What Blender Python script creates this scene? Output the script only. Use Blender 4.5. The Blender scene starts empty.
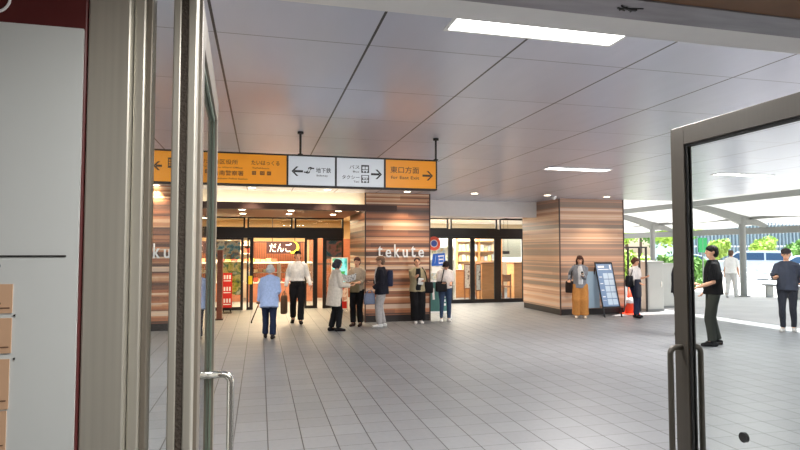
import bpy, bmesh, math, random
from mathutils import Vector, Matrix, Euler, noise

# ------------------------------------------------------------------ camera, world, sun, big lights, exposure
S = bpy.context.scene
C = S.collection
PI = math.pi
R = math.radians
F, YAW, PITCH, EYE = 567.0, R(13.87), R(2.62), 1.7
cd = bpy.data.cameras.new('camera')
cam = bpy.data.objects.new('camera', cd)
C.objects.link(cam)
cam.location = (0, 0, EYE)
cam.rotation_euler = (PI / 2 + PITCH, 0, -YAW)
cd.sensor_width = 36
cd.lens = F / 800 * 36
cd.clip_end = 500
cd.clip_start = 0.05
S.camera = cam

W = bpy.data.worlds.new('world')
S.world = W
W.use_nodes = True
wn = W.node_tree
sky = wn.nodes.new('ShaderNodeTexSky')
sky.sky_type = 'NISHITA'
sky.sun_disc = False
sky.sun_elevation = R(62)
sky.sun_rotation = R(70)
sky.air_density = 1.0
sky.dust_density = 2.5
bg = wn.nodes['Background']
wn.links.new(sky.outputs[0], bg.inputs[0])
bg.inputs[1].default_value = 0.27

def light(name, kind, loc, energy, color=(1, 1, 1), rot=(0, 0, 0), size=None, size_y=None, **kw):
    d = bpy.data.lights.new(name, kind)
    d.energy = energy
    d.color = color
    if kind == 'AREA':
        d.size = size
        if size_y:
            d.shape = 'RECTANGLE'
            d.size_y = size_y
    for k, v in kw.items():
        setattr(d, k, v)
    o = bpy.data.objects.new(name, d)
    C.objects.link(o)
    o.location = loc
    o.rotation_euler = rot
    return o

sunv = Vector((0.22, 0.12, 1.0)).normalized()
sun = light('sun', 'SUN', (20, 5, 30), 10.5, (1, .96, .9))
sun.rotation_euler = sunv.to_track_quat('Z', 'Y').to_euler()
sun.data.angle = R(0.6)
# ceiling luminaires of the station hall behind the viewer
light('hall_luminaire', 'AREA', (2.6, -1.3, 2.86), 60, (1, .98, .95), (0, 0, 0), 2.2, 1.8)
light('doorway_luminaire', 'AREA', (0.62, .72, 2.34), 15, (1, .98, .95), (0, 0, 0), 1.3, .25)
# shop lighting
light('sweets_shop_luminaire', 'AREA', (0.4, 19.6, 2.85), 470, (1, .80, .52), (0, 0, 0), 5.0, 3.0)
light('cafe_luminaire', 'AREA', (6.6, 20.5, 2.85), 520, (1, .92, .80), (0, 0, 0), 4.0, 4.0)

S.view_settings.view_transform = 'Standard'
S.view_settings.look = 'None'
S.view_settings.gamma = 1
S.view_settings.use_curve_mapping = False
S.view_settings.exposure = 0.84

# ------------------------------------------------------------------ helpers
rnd = random.Random(7)
FW = Vector((math.sin(YAW) * math.cos(PITCH), math.cos(YAW) * math.cos(PITCH), math.sin(PITCH)))
RT = Vector((math.cos(YAW), -math.sin(YAW), 0))
UP = RT.cross(FW)

def on_y(px, py, y):
    d = FW + RT * ((px - 400) / F) - UP * ((py - 225) / F)
    return Vector((0, 0, EYE)) + d * (y / d.y)

def on_z(px, py, z=0.0):
    d = FW + RT * ((px - 400) / F) - UP * ((py - 225) / F)
    return Vector((0, 0, EYE)) + d * ((z - EYE) / d.z)

def lin(c):
    if max(c) > 1.001:
        c = [x / 255 for x in c]
    return tuple((x / 12.92 if x <= .04045 else ((x + .055) / 1.055) ** 2.4) for x in c[:3]) + (1,)

def mat(name, col, rough=.6, metal=0., emit=None, estr=0., var=0., scale=8., bump=0., spec=.5, stretch=None):
    m = bpy.data.materials.new(name)
    m.use_nodes = True
    nt = m.node_tree
    b = nt.nodes['Principled BSDF']
    b.inputs['Roughness'].default_value = rough
    b.inputs['Metallic'].default_value = metal
    b.inputs['Specular IOR Level'].default_value = spec
    c = lin(col)
    b.inputs['Base Color'].default_value = c
    if var or bump:
        tc = nt.nodes.new('ShaderNodeTexCoord')
        mp = nt.nodes.new('ShaderNodeMapping')
        if stretch:
            mp.inputs['Scale'].default_value = stretch
        nz = nt.nodes.new('ShaderNodeTexNoise')
        nz.inputs['Scale'].default_value = scale
        nz.inputs['Detail'].default_value = 5
        nt.links.new(tc.outputs['Object'], mp.inputs[0])
        nt.links.new(mp.outputs[0], nz.inputs['Vector'])
        if var:
            rp = nt.nodes.new('ShaderNodeValToRGB')
            rp.color_ramp.elements[0].position = .3
            rp.color_ramp.elements[1].position = .7
            rp.color_ramp.elements[0].color = tuple(x * (1 - var) for x in c[:3]) + (1,)
            rp.color_ramp.elements[1].color = tuple(min(1, x * (1 + var)) for x in c[:3]) + (1,)
            nt.links.new(nz.outputs[0], rp.inputs[0])
            nt.links.new(rp.outputs[0], b.inputs['Base Color'])
        if bump:
            bp = nt.nodes.new('ShaderNodeBump')
            bp.inputs['Strength'].default_value = bump
            bp.inputs['Distance'].default_value = .01
            nt.links.new(nz.outputs[0], bp.inputs['Height'])
            nt.links.new(bp.outputs[0], b.inputs['Normal'])
    if emit:
        b.inputs['Emission Color'].default_value = lin(emit)
        b.inputs['Emission Strength'].default_value = estr
    return m

def N(nt, t, **kw):
    n = nt.nodes.new(t)
    for k, v in kw.items():
        setattr(n, k, v)
    return n

def math_node(nt, op, a, b=None, c=None):
    n = nt.nodes.new('ShaderNodeMath')
    n.operation = op
    for i, v in enumerate((a, b, c)):
        if v is None:
            continue
        if isinstance(v, (int, float)):
            n.inputs[i].default_value = v
        else:
            nt.links.new(v, n.inputs[i])
    return n.outputs[0]

def glass_mat(name, tint=(.93, .97, .95), ior=1.45, extra=0.0):
    m = bpy.data.materials.new(name)
    m.use_nodes = True
    nt = m.node_tree
    nt.nodes.remove(nt.nodes['Principled BSDF'])
    out = nt.nodes['Material Output']
    tr = N(nt, 'ShaderNodeBsdfTransparent')
    tr.inputs[0].default_value = tuple(tint) + (1,)
    gl = N(nt, 'ShaderNodeBsdfGlossy')
    gl.inputs['Roughness'].default_value = .0
    fr = N(nt, 'ShaderNodeLayerWeight')          # symmetric for both faces of the pane
    fr.inputs[0].default_value = .5
    r0 = ((ior - 1) / (ior + 1)) ** 2
    mx = N(nt, 'ShaderNodeMixShader')
    sch = math_node(nt, 'MULTIPLY_ADD', math_node(nt, 'POWER', fr.outputs['Facing'], 5.0), 1 - r0, r0)
    nt.links.new(math_node(nt, 'ADD', sch, extra), mx.inputs[0])
    nt.links.new(tr.outputs[0], mx.inputs[1])
    nt.links.new(gl.outputs[0], mx.inputs[2])
    nt.links.new(mx.outputs[0], out.inputs[0])
    return m

def frame_for(d):
    d = d.normalized()
    a = Vector((0, 0, 1)) if abs(d.z) < .9 else Vector((0, 1, 0))
    u = a.cross(d).normalized()
    return u, d.cross(u).normalized()

class MB:
    """collects shapes and links them as one mesh object"""
    def __init__(s):
        s.v, s.f, s.m = [], [], []
    def add(s, vs, fs, mi=0):
        o = len(s.v)
        s.v += [Vector(p) for p in vs]
        s.f += [tuple(i + o for i in f) for f in fs]
        s.m += [mi] * len(fs)
        return s
    def box(s, x0, y0, z0, x1, y1, z1, mi=0):
        x0, x1 = min(x0, x1), max(x0, x1)
        y0, y1 = min(y0, y1), max(y0, y1)
        z0, z1 = min(z0, z1), max(z0, z1)
        return s.add([(x0, y0, z0), (x1, y0, z0), (x1, y1, z0), (x0, y1, z0), (x0, y0, z1), (x1, y0, z1), (x1, y1, z1), (x0, y1, z1)],
                     [(0, 3, 2, 1), (4, 5, 6, 7), (0, 1, 5, 4), (1, 2, 6, 5), (2, 3, 7, 6), (3, 0, 4, 7)], mi)
    def bar(s, a, b, w, h, mi=0):
        a, b = Vector(a), Vector(b)
        u, v = frame_for(b - a)
        vs = []
        for p in (a, b):
            for i, j in ((-1, -1), (1, -1), (1, 1), (-1, 1)):
                vs.append(p + u * (w / 2 * i) + v * (h / 2 * j))
        return s.add(vs, [(0, 3, 2, 1), (4, 5, 6, 7), (0, 1, 5, 4), (1, 2, 6, 5), (2, 3, 7, 6), (3, 0, 4, 7)], mi)
    def tube(s, pts, rad, n=12, mi=0, caps=True):
        pts = [Vector(p) for p in pts]
        if isinstance(rad, (int, float)):
            rad = [rad] * len(pts)
        vs, fs = [], []
        u = None
        for i, p in enumerate(pts):
            d = (pts[min(i + 1, len(pts) - 1)] - pts[max(i - 1, 0)]).normalized()
            if u is None:
                u, w = frame_for(d)
            else:
                u = (u - d * u.dot(d)).normalized()
                w = d.cross(u)
            for k in range(n):
                a = 2 * PI * k / n
                vs.append(p + (u * math.cos(a) + w * math.sin(a)) * rad[i])
        for i in range(len(pts) - 1):
            for k in range(n):
                fs.append((i * n + k, i * n + (k + 1) % n, (i + 1) * n + (k + 1) % n, (i + 1) * n + k))
        if caps:
            fs.append(tuple(range(n - 1, -1, -1)))
            fs.append(tuple((len(pts) - 1) * n + k for k in range(n)))
        return s.add(vs, fs, mi)
    def loft(s, rings, n=20, mi=0):
        """rings: (centre, u, v) with u, v the half-axis vectors"""
        vs, fs = [], []
        for c, u, v in rings:
            c, u, v = Vector(c), Vector(u), Vector(v)
            for k in range(n):
                a = 2 * PI * k / n
                vs.append(c + u * math.cos(a) + v * math.sin(a))
        for i in range(len(rings) - 1):
            for k in range(n):
                fs.append((i * n + k, i * n + (k + 1) % n, (i + 1) * n + (k + 1) % n, (i + 1) * n + k))
        fs.append(tuple(range(n - 1, -1, -1)))
        fs.append(tuple((len(rings) - 1) * n + k for k in range(n)))
        return s.add(vs, fs, mi)
    def ball(s, c, r, n=14, m=9, mi=0, M=None):
        c = Vector(c)
        if isinstance(r, (int, float)):
            r = (r, r, r)
        vs, fs = [], []
        pts = [Vector((0, 0, -r[2]))]
        for j in range(1, m):
            t = -PI / 2 + PI * j / m
            for k in range(n):
                a = 2 * PI * k / n
                pts.append(Vector((r[0] * math.cos(t) * math.cos(a), r[1] * math.cos(t) * math.sin(a), r[2] * math.sin(t))))
        pts.append(Vector((0, 0, r[2])))
        vs = [(M @ p if M else p) + c for p in pts]
        for k in range(n):
            fs.append((0, 1 + (k + 1) % n, 1 + k))
            fs.append((len(pts) - 1, 1 + (m - 2) * n + k, 1 + (m - 2) * n + (k + 1) % n))
        for j in range(m - 2):
            for k in range(n):
                fs.append((1 + j * n + k, 1 + j * n + (k + 1) % n, 1 + (j + 1) * n + (k + 1) % n, 1 + (j + 1) * n + k))
        return s.add(vs, fs, mi)
    def prism(s, poly, a, b, mi=0):
        """poly: list of 3D points, extruded by vector from offset a to offset b"""
        n = len(poly)
        a, b = Vector(a), Vector(b)
        vs = [Vector(p) + a for p in poly] + [Vector(p) + b for p in poly]
        fs = [tuple(range(n - 1, -1, -1)), tuple(range(n, 2 * n))]
        fs += [(k, (k + 1) % n, n + (k + 1) % n, n + k) for k in range(n)]
        return s.add(vs, fs, mi)
    def disc(s, c, nrm, r, t, n=28, mi=0):
        c, nrm = Vector(c), Vector(nrm).normalized()
        return s.tube([c - nrm * t / 2, c + nrm * t / 2], r, n, mi)
    def build(s, name, mats, parent=None, smooth=False, world=True, bevel=0.):
        me = bpy.data.meshes.new(name)
        off = Vector((0, 0, 0))
        if parent is not None and world:
            o, q = Vector((0, 0, 0)), parent
            while q is not None:
                o += q.location
                q = q.parent
            off = o
        me.from_pydata([p - off for p in s.v], [], s.f)
        if not isinstance(mats, (list, tuple)):
            mats = [mats]
        for m in mats:
            me.materials.append(m)
        if len(mats) > 1:
            me.polygons.foreach_set('material_index', s.m)
        bm = bmesh.new()
        bm.from_mesh(me)
        bmesh.ops.recalc_face_normals(bm, faces=bm.faces)
        bm.to_mesh(me)
        bm.free()
        if smooth:
            me.polygons.foreach_set('use_smooth', [True] * len(me.polygons))
        me.update()
        o = bpy.data.objects.new(name, me)
        C.objects.link(o)
        if parent is not None:
            o.parent = parent
        if bevel:
            bv = o.modifiers.new('bevel', 'BEVEL')
            bv.width = bevel
            bv.segments = 2
            bv.limit_method = 'ANGLE'
        return o

def tag(o, label=None, cat=None, group=None, kind=None):
    if label:
        o['label'] = label
    if cat:
        o['category'] = cat
    if group:
        o['group'] = group
    if kind:
        o['kind'] = kind
    return o

def thing(name, label, cat, loc=(0, 0, 0), rotz=0., group=None, kind=None):
    o = bpy.data.objects.new(name, None)
    C.objects.link(o)
    o.location = loc
    o.rotation_euler = (0, 0, rotz)
    o.empty_display_size = .1
    return tag(o, label, cat, group, kind)

def struct(name, mb, m, label=None, cat=None, **kw):
    o = mb.build(name, m, **kw)
    return tag(o, label, cat, None, 'structure')

def remesh(mb, name, mats, parent, voxel, smooth=6, fold=0., seed=0, fscale=9., face_mat=None):
    """fuse the collected shapes into one continuous smooth surface"""
    t = MB.build(mb, 'tmp', mats[0] if isinstance(mats, (list, tuple)) else mats)
    r = t.modifiers.new('r', 'REMESH')
    r.mode = 'VOXEL'
    r.voxel_size = voxel
    sm = t.modifiers.new('s', 'SMOOTH')
    sm.iterations = smooth
    sm.factor = .5
    dg = bpy.context.evaluated_depsgraph_get()
    me = bpy.data.meshes.new_from_object(t.evaluated_get(dg))
    me.name = name
    old = t.data
    bpy.data.objects.remove(t)
    bpy.data.meshes.remove(old)
    me.materials.clear()
    for m in (mats if isinstance(mats, (list, tuple)) else [mats]):
        me.materials.append(m)
    if fold:
        ns = [v.normal.copy() for v in me.vertices]
        for v, nn in zip(me.vertices, ns):
            p = Vector((v.co.x * fscale, v.co.y * fscale, v.co.z * fscale * .55 + seed * 3.7))
            v.co += nn * (noise.noise(p) * fold + noise.noise(p * 2.3) * fold * .5)
    me.polygons.foreach_set('use_smooth', [True] * len(me.polygons))
    if face_mat:
        for p in me.polygons:
            p.material_index = face_mat(p.center)
    o = bpy.data.objects.new(name, me)
    C.objects.link(o)
    o.parent = parent
    return o

def text_mesh(s, size, thick=.002, bold=0.):
    cu = bpy.data.curves.new('t', 'FONT')
    cu.body = s
    cu.size = size
    cu.extrude = thick / 2
    cu.offset = bold
    cu.align_x = 'CENTER'
    cu.align_y = 'CENTER'
    cu.resolution_u = 3
    t = bpy.data.objects.new('t', cu)
    C.objects.link(t)
    dg = bpy.context.evaluated_depsgraph_get()
    me = bpy.data.meshes.new_from_object(t.evaluated_get(dg))
    bpy.data.objects.remove(t)
    bpy.data.curves.remove(cu)
    return me

def text(name, s, centre, width, height, m, parent=None, rot=(PI / 2, 0, 0), thick=.002, bold=0.):
    """lettering fitted into width x height, standing at a world point"""
    me = text_mesh(s, 1., .002, bold)
    if not len(me.vertices):
        return None
    xs = [v.co.x for v in me.vertices]
    ys = [v.co.y for v in me.vertices]
    cx, cy = (min(xs) + max(xs)) / 2, (min(ys) + max(ys)) / 2
    kx = width / max(1e-6, max(xs) - min(xs))
    ky = height / max(1e-6, max(ys) - min(ys)) if height else kx
    Mx = Euler(rot).to_matrix()
    off = Vector(centre)
    q = parent
    while q is not None:
        off = off - q.location
        q = q.parent
    for v in me.vertices:
        z = v.co.z * thick / .002
        v.co = Mx @ Vector(((v.co.x - cx) * kx, (v.co.y - cy) * ky, z)) + off
    me.materials.clear()
    me.materials.append(m)
    me.name = name
    o = bpy.data.objects.new(name, me)
    C.objects.link(o)
    o.parent = parent
    return o

def copy_tree(o, parent=None):
    c = o.copy()
    C.objects.link(c)
    c.parent = parent
    for ch in list(o.children):
        copy_tree(ch, c)
    return c

# ------------------------------------------------------------------ materials
def grid_mat(name, col, line, x0, dx, wx, y0, dy, wy, rough, metal=0., var=.08, cell=.06, fade_y=1.0, bump=0., nscale=(1.5, 1.5, 1)):
    """panels or tiles divided by joints, laid out in world metres"""
    m = bpy.data.materials.new(name)
    m.use_nodes = True
    nt = m.node_tree
    b = nt.nodes['Principled BSDF']
    g = N(nt, 'ShaderNodeNewGeometry')
    sp = N(nt, 'ShaderNodeSeparateXYZ')
    nt.links.new(g.outputs['Position'], sp.inputs[0])
    def axis(v, o, d, w):
        t = math_node(nt, 'DIVIDE', math_node(nt, 'SUBTRACT', v, o), d)
        fl = math_node(nt, 'FLOOR', t)
        fr = math_node(nt, 'SUBTRACT', t, fl)
        e = math_node(nt, 'MINIMUM', fr, math_node(nt, 'SUBTRACT', 1.0, fr))
        return fl, math_node(nt, 'LESS_THAN', e, w / d / 2)
    fx, lx = axis(sp.outputs[0], x0, dx, wx)
    fy, ly = axis(sp.outputs[1], y0, dy, wy)
    ln = math_node(nt, 'MAXIMUM', lx, math_node(nt, 'MULTIPLY', ly, fade_y))
    cb = N(nt, 'ShaderNodeCombineXYZ')
    nt.links.new(fx, cb.inputs[0])
    nt.links.new(fy, cb.inputs[1])
    wnz = N(nt, 'ShaderNodeTexWhiteNoise')
    nt.links.new(cb.outputs[0], wnz.inputs[0])
    mp = N(nt, 'ShaderNodeMapping')
    mp.inputs['Scale'].default_value = nscale
    nt.links.new(g.outputs['Position'], mp.inputs[0])
    nz = N(nt, 'ShaderNodeTexNoise')
    nz.inputs['Scale'].default_value = 3.
    nz.inputs['Detail'].default_value = 6
    nt.links.new(mp.outputs[0], nz.inputs['Vector'])
    k = math_node(nt, 'ADD', math_node(nt, 'MULTIPLY', math_node(nt, 'SUBTRACT', wnz.outputs[0], .5), cell * 2),
                  math_node(nt, 'MULTIPLY', math_node(nt, 'SUBTRACT', nz.outputs[0], .5), var * 2))
    k = math_node(nt, 'ADD', k, 1.0)
    c = lin(col)
    vm = N(nt, 'ShaderNodeVectorMath', operation='SCALE')
    vm.inputs[0].default_value = c[:3]
    nt.links.new(k, vm.inputs['Scale'])
    mx = N(nt, 'ShaderNodeMix', data_type='RGBA')
    nt.links.new(ln, mx.inputs[0])
    nt.links.new(vm.outputs[0], mx.inputs[6])
    mx.inputs[7].default_value = lin(line)
    nt.links.new(mx.outputs[2], b.inputs['Base Color'])
    b.inputs['Roughness'].default_value = rough
    b.inputs['Metallic'].default_value = metal
    if bump:
        bp = N(nt, 'ShaderNodeBump')
        bp.inputs['Strength'].default_value = bump
        bp.inputs['Distance'].default_value = .004
        nt.links.new(math_node(nt, 'SUBTRACT', 1.0, ln), bp.inputs['Height'])
        nt.links.new(bp.outputs[0], b.inputs['Normal'])
    return m

def plank_mat(name, seed, lift=0., rows=.105, length=3.2):
    """horizontal boards of many wood tones"""
    m = bpy.data.materials.new(name)
    m.use_nodes = True
    nt = m.node_tree
    b = nt.nodes['Principled BSDF']
    b.inputs['Roughness'].default_value = .38
    g = N(nt, 'ShaderNodeNewGeometry')
    sp = N(nt, 'ShaderNodeSeparateXYZ')
    nt.links.new(g.outputs['Position'], sp.inputs[0])
    xy = math_node(nt, 'ADD', sp.outputs[0], sp.outputs[1])
    row = math_node(nt, 'FLOOR', math_node(nt, 'DIVIDE', sp.outputs[2], rows))
    w1 = N(nt, 'ShaderNodeTexWhiteNoise', noise_dimensions='1D')
    nt.links.new(math_node(nt, 'ADD', row, seed), w1.inputs['W'])
    colm = math_node(nt, 'FLOOR', math_node(nt, 'ADD', math_node(nt, 'DIVIDE', xy, length), math_node(nt, 'MULTIPLY', w1.outputs[0], 7.)))
    cb = N(nt, 'ShaderNodeCombineXYZ')
    nt.links.new(row, cb.inputs[0])
    nt.links.new(colm, cb.inputs[1])
    cb.inputs[2].default_value = seed
    w2 = N(nt, 'ShaderNodeTexWhiteNoise', noise_dimensions='3D')
    nt.links.new(cb.outputs[0], w2.inputs[0])
    w3 = N(nt, 'ShaderNodeTexWhiteNoise', noise_dimensions='1D')
    nt.links.new(math_node(nt, 'ADD', math_node(nt, 'FLOOR', math_node(nt, 'DIVIDE', sp.outputs[2], rows / 3)), seed * 7), w3.inputs['W'])
    k = math_node(nt, 'ADD', math_node(nt, 'MULTIPLY', w1.outputs[0], .62), math_node(nt, 'MULTIPLY', w2.outputs[0], .14))
    k = math_node(nt, 'ADD', k, math_node(nt, 'MULTIPLY', math_node(nt, 'SUBTRACT', w3.outputs[0], .25), .42))
    k = math_node(nt, 'MULTIPLY_ADD', k, 1.45, -.13)
    # fine grain along the boards
    mp = N(nt, 'ShaderNodeMapping')
    mp.inputs['Scale'].default_value = (1.2, 1.2, 38)
    nt.links.new(g.outputs['Position'], mp.inputs[0])
    nz = N(nt, 'ShaderNodeTexNoise')
    nz.inputs['Scale'].default_value = 1.
    nz.inputs['Detail'].default_value = 4
    nt.links.new(mp.outputs[0], nz.inputs['Vector'])
    k = math_node(nt, 'ADD', k, math_node(nt, 'MULTIPLY', math_node(nt, 'SUBTRACT', nz.outputs[0], .5), .26))
    rp = N(nt, 'ShaderNodeValToRGB')
    el = rp.color_ramp.elements
    stops = [(0.0, (58, 34, 28)), (.2, (88, 52, 38)), (.36, (124, 76, 52)), (.5, (168, 102, 66)), (.64, (186, 124, 84)), (.78, (206, 158, 120)), (.9, (228, 194, 160)), (1., (206, 178, 156))]
    el[0].position, el[0].color = stops[0][0], lin(stops[0][1])
    el[1].position, el[1].color = stops[-1][0], lin(stops[-1][1])
    for p, c in stops[1:-1]:
        e = el.new(p)
        e.color = lin(c)
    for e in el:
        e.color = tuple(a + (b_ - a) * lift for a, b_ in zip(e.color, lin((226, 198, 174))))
    nt.links.new(k, rp.inputs[0])
    nt.links.new(rp.outputs[0], b.inputs['Base Color'])
    return m

M = {}
M['ceiling'] = grid_mat('ceiling_panels', (206, 209, 222), (52, 50, 52), -0.293, .997, .017, 3.745, 1.077, .010, .30, .45, .05, .03, .62, nscale=(2.5, .5, 1))
M['floor'] = grid_mat('floor_tiles', (121, 122, 124), (44, 42, 41), .088, .30, .010, 5.008, .30, .008, .46, 0., .10, .07, .7, .25, nscale=(6, 6, 6))
M['plank'] = plank_mat('striped_planks', 3., .06)
M['plank_glare'] = plank_mat('striped_planks_glare', 11., .33)  # same boards as the other columns, front-face glare lightened into the tones
M['skirt'] = mat('dark_skirting', (38, 30, 28), .5)
M['steel'] = mat('brushed_steel', (186, 182, 170), .36, .5, var=.06, scale=3, stretch=(30, 30, .6))
M['steel_dark'] = mat('dark_anodised', (128, 120, 108), .4, .35, var=.05, scale=3, stretch=(30, 30, .6))
M['chrome'] = mat('polished_steel', (200, 196, 188), .16, 1.)
M['gasket'] = mat('black_gasket', (24, 24, 24), .6)
M['brush'] = mat('brown_brush', (70, 62, 54), .95, var=.3, scale=160, bump=.6)
M['door_glass'] = glass_mat('door_glass', (.96, .98, .97), 1.33)
M['shop_glass'] = glass_mat('shop_glass', (.95, .97, .96), 1.4)
M['black_frame'] = mat('black_frame', (20, 18, 18), .4)
M['white_wall'] = mat('white_paint', (240, 237, 235), .6, var=.02)
M['cream_wall'] = mat('cream_wall', (232, 220, 198), .6, var=.02)
M['fascia'] = mat('dark_brown_fascia', (70, 44, 36), .5, var=.08)
M['soffit'] = mat('brown_soffit', (150, 98, 64), .5, var=.1, stretch=(1, 8, 1))
M['hall_brown'] = mat('brown_hall_ceiling', (120, 84, 56), .6, var=.1)
M['lamp_on'] = mat('lamp_on', (255, 250, 240), .5, emit=(255, 252, 246), estr=7.)
M['lamp_warm'] = mat('lamp_warm', (255, 240, 215), .5, emit=(255, 236, 200), estr=9.)
M['white_plastic'] = mat('white_plastic', (232, 232, 230), .45)
M['sign_yellow'] = mat('sign_yellow', (222, 140, 12), .4, emit=(236, 150, 10), estr=.10)
M['sign_white'] = mat('sign_white', (196, 202, 206), .4, emit=(214, 220, 228), estr=.10)
M['sign_black'] = mat('sign_black', (28, 26, 26), .5)
M['sign_dark'] = mat('sign_lettering', (62, 44, 22), .5)
M['white'] = mat('white', (240, 240, 240), .5)
M['maroon'] = mat('maroon', (88, 38, 38), .35, var=.03)
M['board_white'] = mat('board_white', (206, 210, 208), .3)
M['tan'] = mat('tan_print', (206, 168, 136), .4)
M['print_line'] = mat('brown_print', (110, 80, 60), .5)
M['concrete'] = mat('pale_concrete', (194, 191, 186), .8, var=.08, scale=1.2)
M['membrane'] = None
M['galv'] = mat('grey_steel', (132, 133, 130), .5, .3)
M['red'] = mat('red', (206, 40, 34), .5)
M['orange_red'] = mat('cone_red', (222, 74, 40), .5)

mm = bpy.data.materials.new('canopy_membrane')
mm.use_nodes = True
nt = mm.node_tree
nt.nodes.remove(nt.nodes['Principled BSDF'])
d1 = N(nt, 'ShaderNodeBsdfDiffuse')
d1.inputs[0].default_value = (.62, .62, .60, 1)
d2 = N(nt, 'ShaderNodeBsdfTranslucent')
d2.inputs[0].default_value = (.62, .62, .60, 1)
mx = N(nt, 'ShaderNodeMixShader')
mx.inputs[0].default_value = .20
nt.links.new(d1.outputs[0], mx.inputs[1])
nt.links.new(d2.outputs[0], mx.inputs[2])
nt.links.new(mx.outputs[0], nt.nodes['Material Output'].inputs[0])
M['membrane'] = mm

def picture_mat(name, cols, scale=3., kind='NOISE', dist=0., estr=0.):
    """a printed picture: soft patches of several colours"""
    m = bpy.data.materials.new(name)
    m.use_nodes = True
    nt = m.node_tree
    b = nt.nodes['Principled BSDF']
    b.inputs['Roughness'].default_value = .4
    tc = N(nt, 'ShaderNodeTexCoord')
    if kind == 'NOISE':
        t = N(nt, 'ShaderNodeTexNoise')
        t.inputs['Scale'].default_value = scale
        t.inputs['Detail'].default_value = 3
        t.inputs['Distortion'].default_value = dist
        o = t.outputs[0]
    else:
        t = N(nt, 'ShaderNodeTexVoronoi')
        t.inputs['Scale'].default_value = scale
        o = t.outputs['Color']
    nt.links.new(tc.outputs['Object'], t.inputs['Vector'])
    rp = N(nt, 'ShaderNodeValToRGB')
    rp.color_ramp.interpolation = 'CONSTANT' if kind != 'NOISE' else 'LINEAR'
    el = rp.color_ramp.elements
    n = len(cols)
    lo, hi = (.32, .68) if kind == 'NOISE' else (0., 1.)
    for i, c in enumerate(cols):
        p = lo + (hi - lo) * i / (n - 1 if kind == 'NOISE' else n)
        e = el[i] if i < 2 else el.new(p)
        e.position = p
        e.color = lin(c)
    nt.links.new(o, rp.inputs[0])
    nt.links.new(rp.outputs[0], b.inputs['Base Color'])
    if estr:
        nt.links.new(rp.outputs[0], b.inputs['Emission Color'])
        b.inputs['Emission Strength'].default_value = estr
    return m

# ------------------------------------------------------------------ the setting
H = 3.1
struct('floor', MB().box(-8, -4.16, -.12, 11.6, 24.4, 0), M['floor'], 'grey square tiled station floor', 'floor')
struct('ground', MB().box(11.6, -30, -.14, 120, 140, -.004).box(-8, 24.4, -.14, 11.6, 140, -.004).box(-60, -30, -.14, 11.6, -4.16, -.004).box(-60, -4.16, -.14, -8, 140, -.004), M['concrete'], 'pale sunlit pavement outside the station', 'pavement')
struct('ceiling', MB().box(-8, 1.5, H, 11.55, 13.5, H + .25).box(-8, 13.5, H, 9.66, 24.4, H + .25), M['ceiling'], 'grey metal panel ceiling with dark joints', 'ceiling')
struct('trim_1', MB().box(11.55, 1.5, H, 11.62, 13.56, H + .30).box(9.66, 13.5, H, 11.55, 13.56, H + .30), M['white_wall'], 'pale edge trim along the outer rim of the ceiling', 'trim')

struct('wall_left', MB().box(-8.2, -4, 0, -8, 24.4, H).box(-8, 15.2, 0, -3.0, 15.4, H), mat('greige_paint', (176, 168, 158), .6, var=.03), 'added unseen greige wall at the far left beyond the map board', 'wall')  # invented wall out of view, dulls the bright reflection in the right door glass

# striped columns
def column(x0, x1, y0, y1, m, label):
    t = thing('striped_column', label, 'column', ((x0 + x1) / 2, (y0 + y1) / 2, 0), kind='structure')
    MB().box(x0, y0, .16, x1, y1, H).build('plank_cladding', m, t)
    MB().box(x0 + .015, y0 + .015, 0, x1 - .015, y1 - .015, .16).build('skirting', M['skirt'], t)
    e = .014
    mb = MB()
    for x in (x0, x1):
        mb.box(x - e, y0 - e, .0, x + e, y0 + e, H)
    mb.build('corner_trim', M['fascia'], t)
    return t
column(2.447, 4.055, 13.37, 15.75, M['plank'], 'striped wood column in the middle behind the standing group, lettered tekute')
column(-3.0, -1.5, 13.0, 15.75, M['plank'], 'striped wood column at the left seen between the door posts')
column(7.726, 9.66, 13.6, 15.78, M['plank_glare'], 'striped wood column at the right beside the leaning blue board')

# left shop bay: cove, fascia, soffit
struct('wall_back', MB().box(-1.5, 13.52, 2.66, 2.447, 13.62, H), M['cream_wall'], 'cream cove wall above the sweets shop entrance', 'wall')
struct('trim_2', MB().box(-1.5, 13.2, 2.655, 2.447, 13.24, 2.80).box(-1.5, 13.24, 2.655, 2.447, 13.52, 2.68).box(2.447, 13.352, 2.655, 3.22, 13.37, 2.80), M['fascia'], 'dark brown fascia above the sweets shop entrance', 'trim')
struct('trim_3', MB().box(-1.5, 13.24, 2.685, 2.447, 17.1, 2.72), M['soffit'], 'brown soffit over the sweets shop entrance', 'soffit')
light('cove_strip', 'AREA', (.47, 13.38, 2.735), 9, (1, .86, .62), (R(180), 0, 0), 3.8, .10)
# right shop bay: white bulkhead and soffit
struct('wall_right', MB().box(4.055, 14.88, 2.66, 7.726, 15.0, H), M['white_wall'], 'white bulkhead above the cafe entrance', 'wall')
struct('trim_4', MB().box(4.055, 15.0, 2.76, 7.726, 17.6, 2.80), M['white_wall'], 'white soffit over the cafe entrance', 'soffit')

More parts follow.
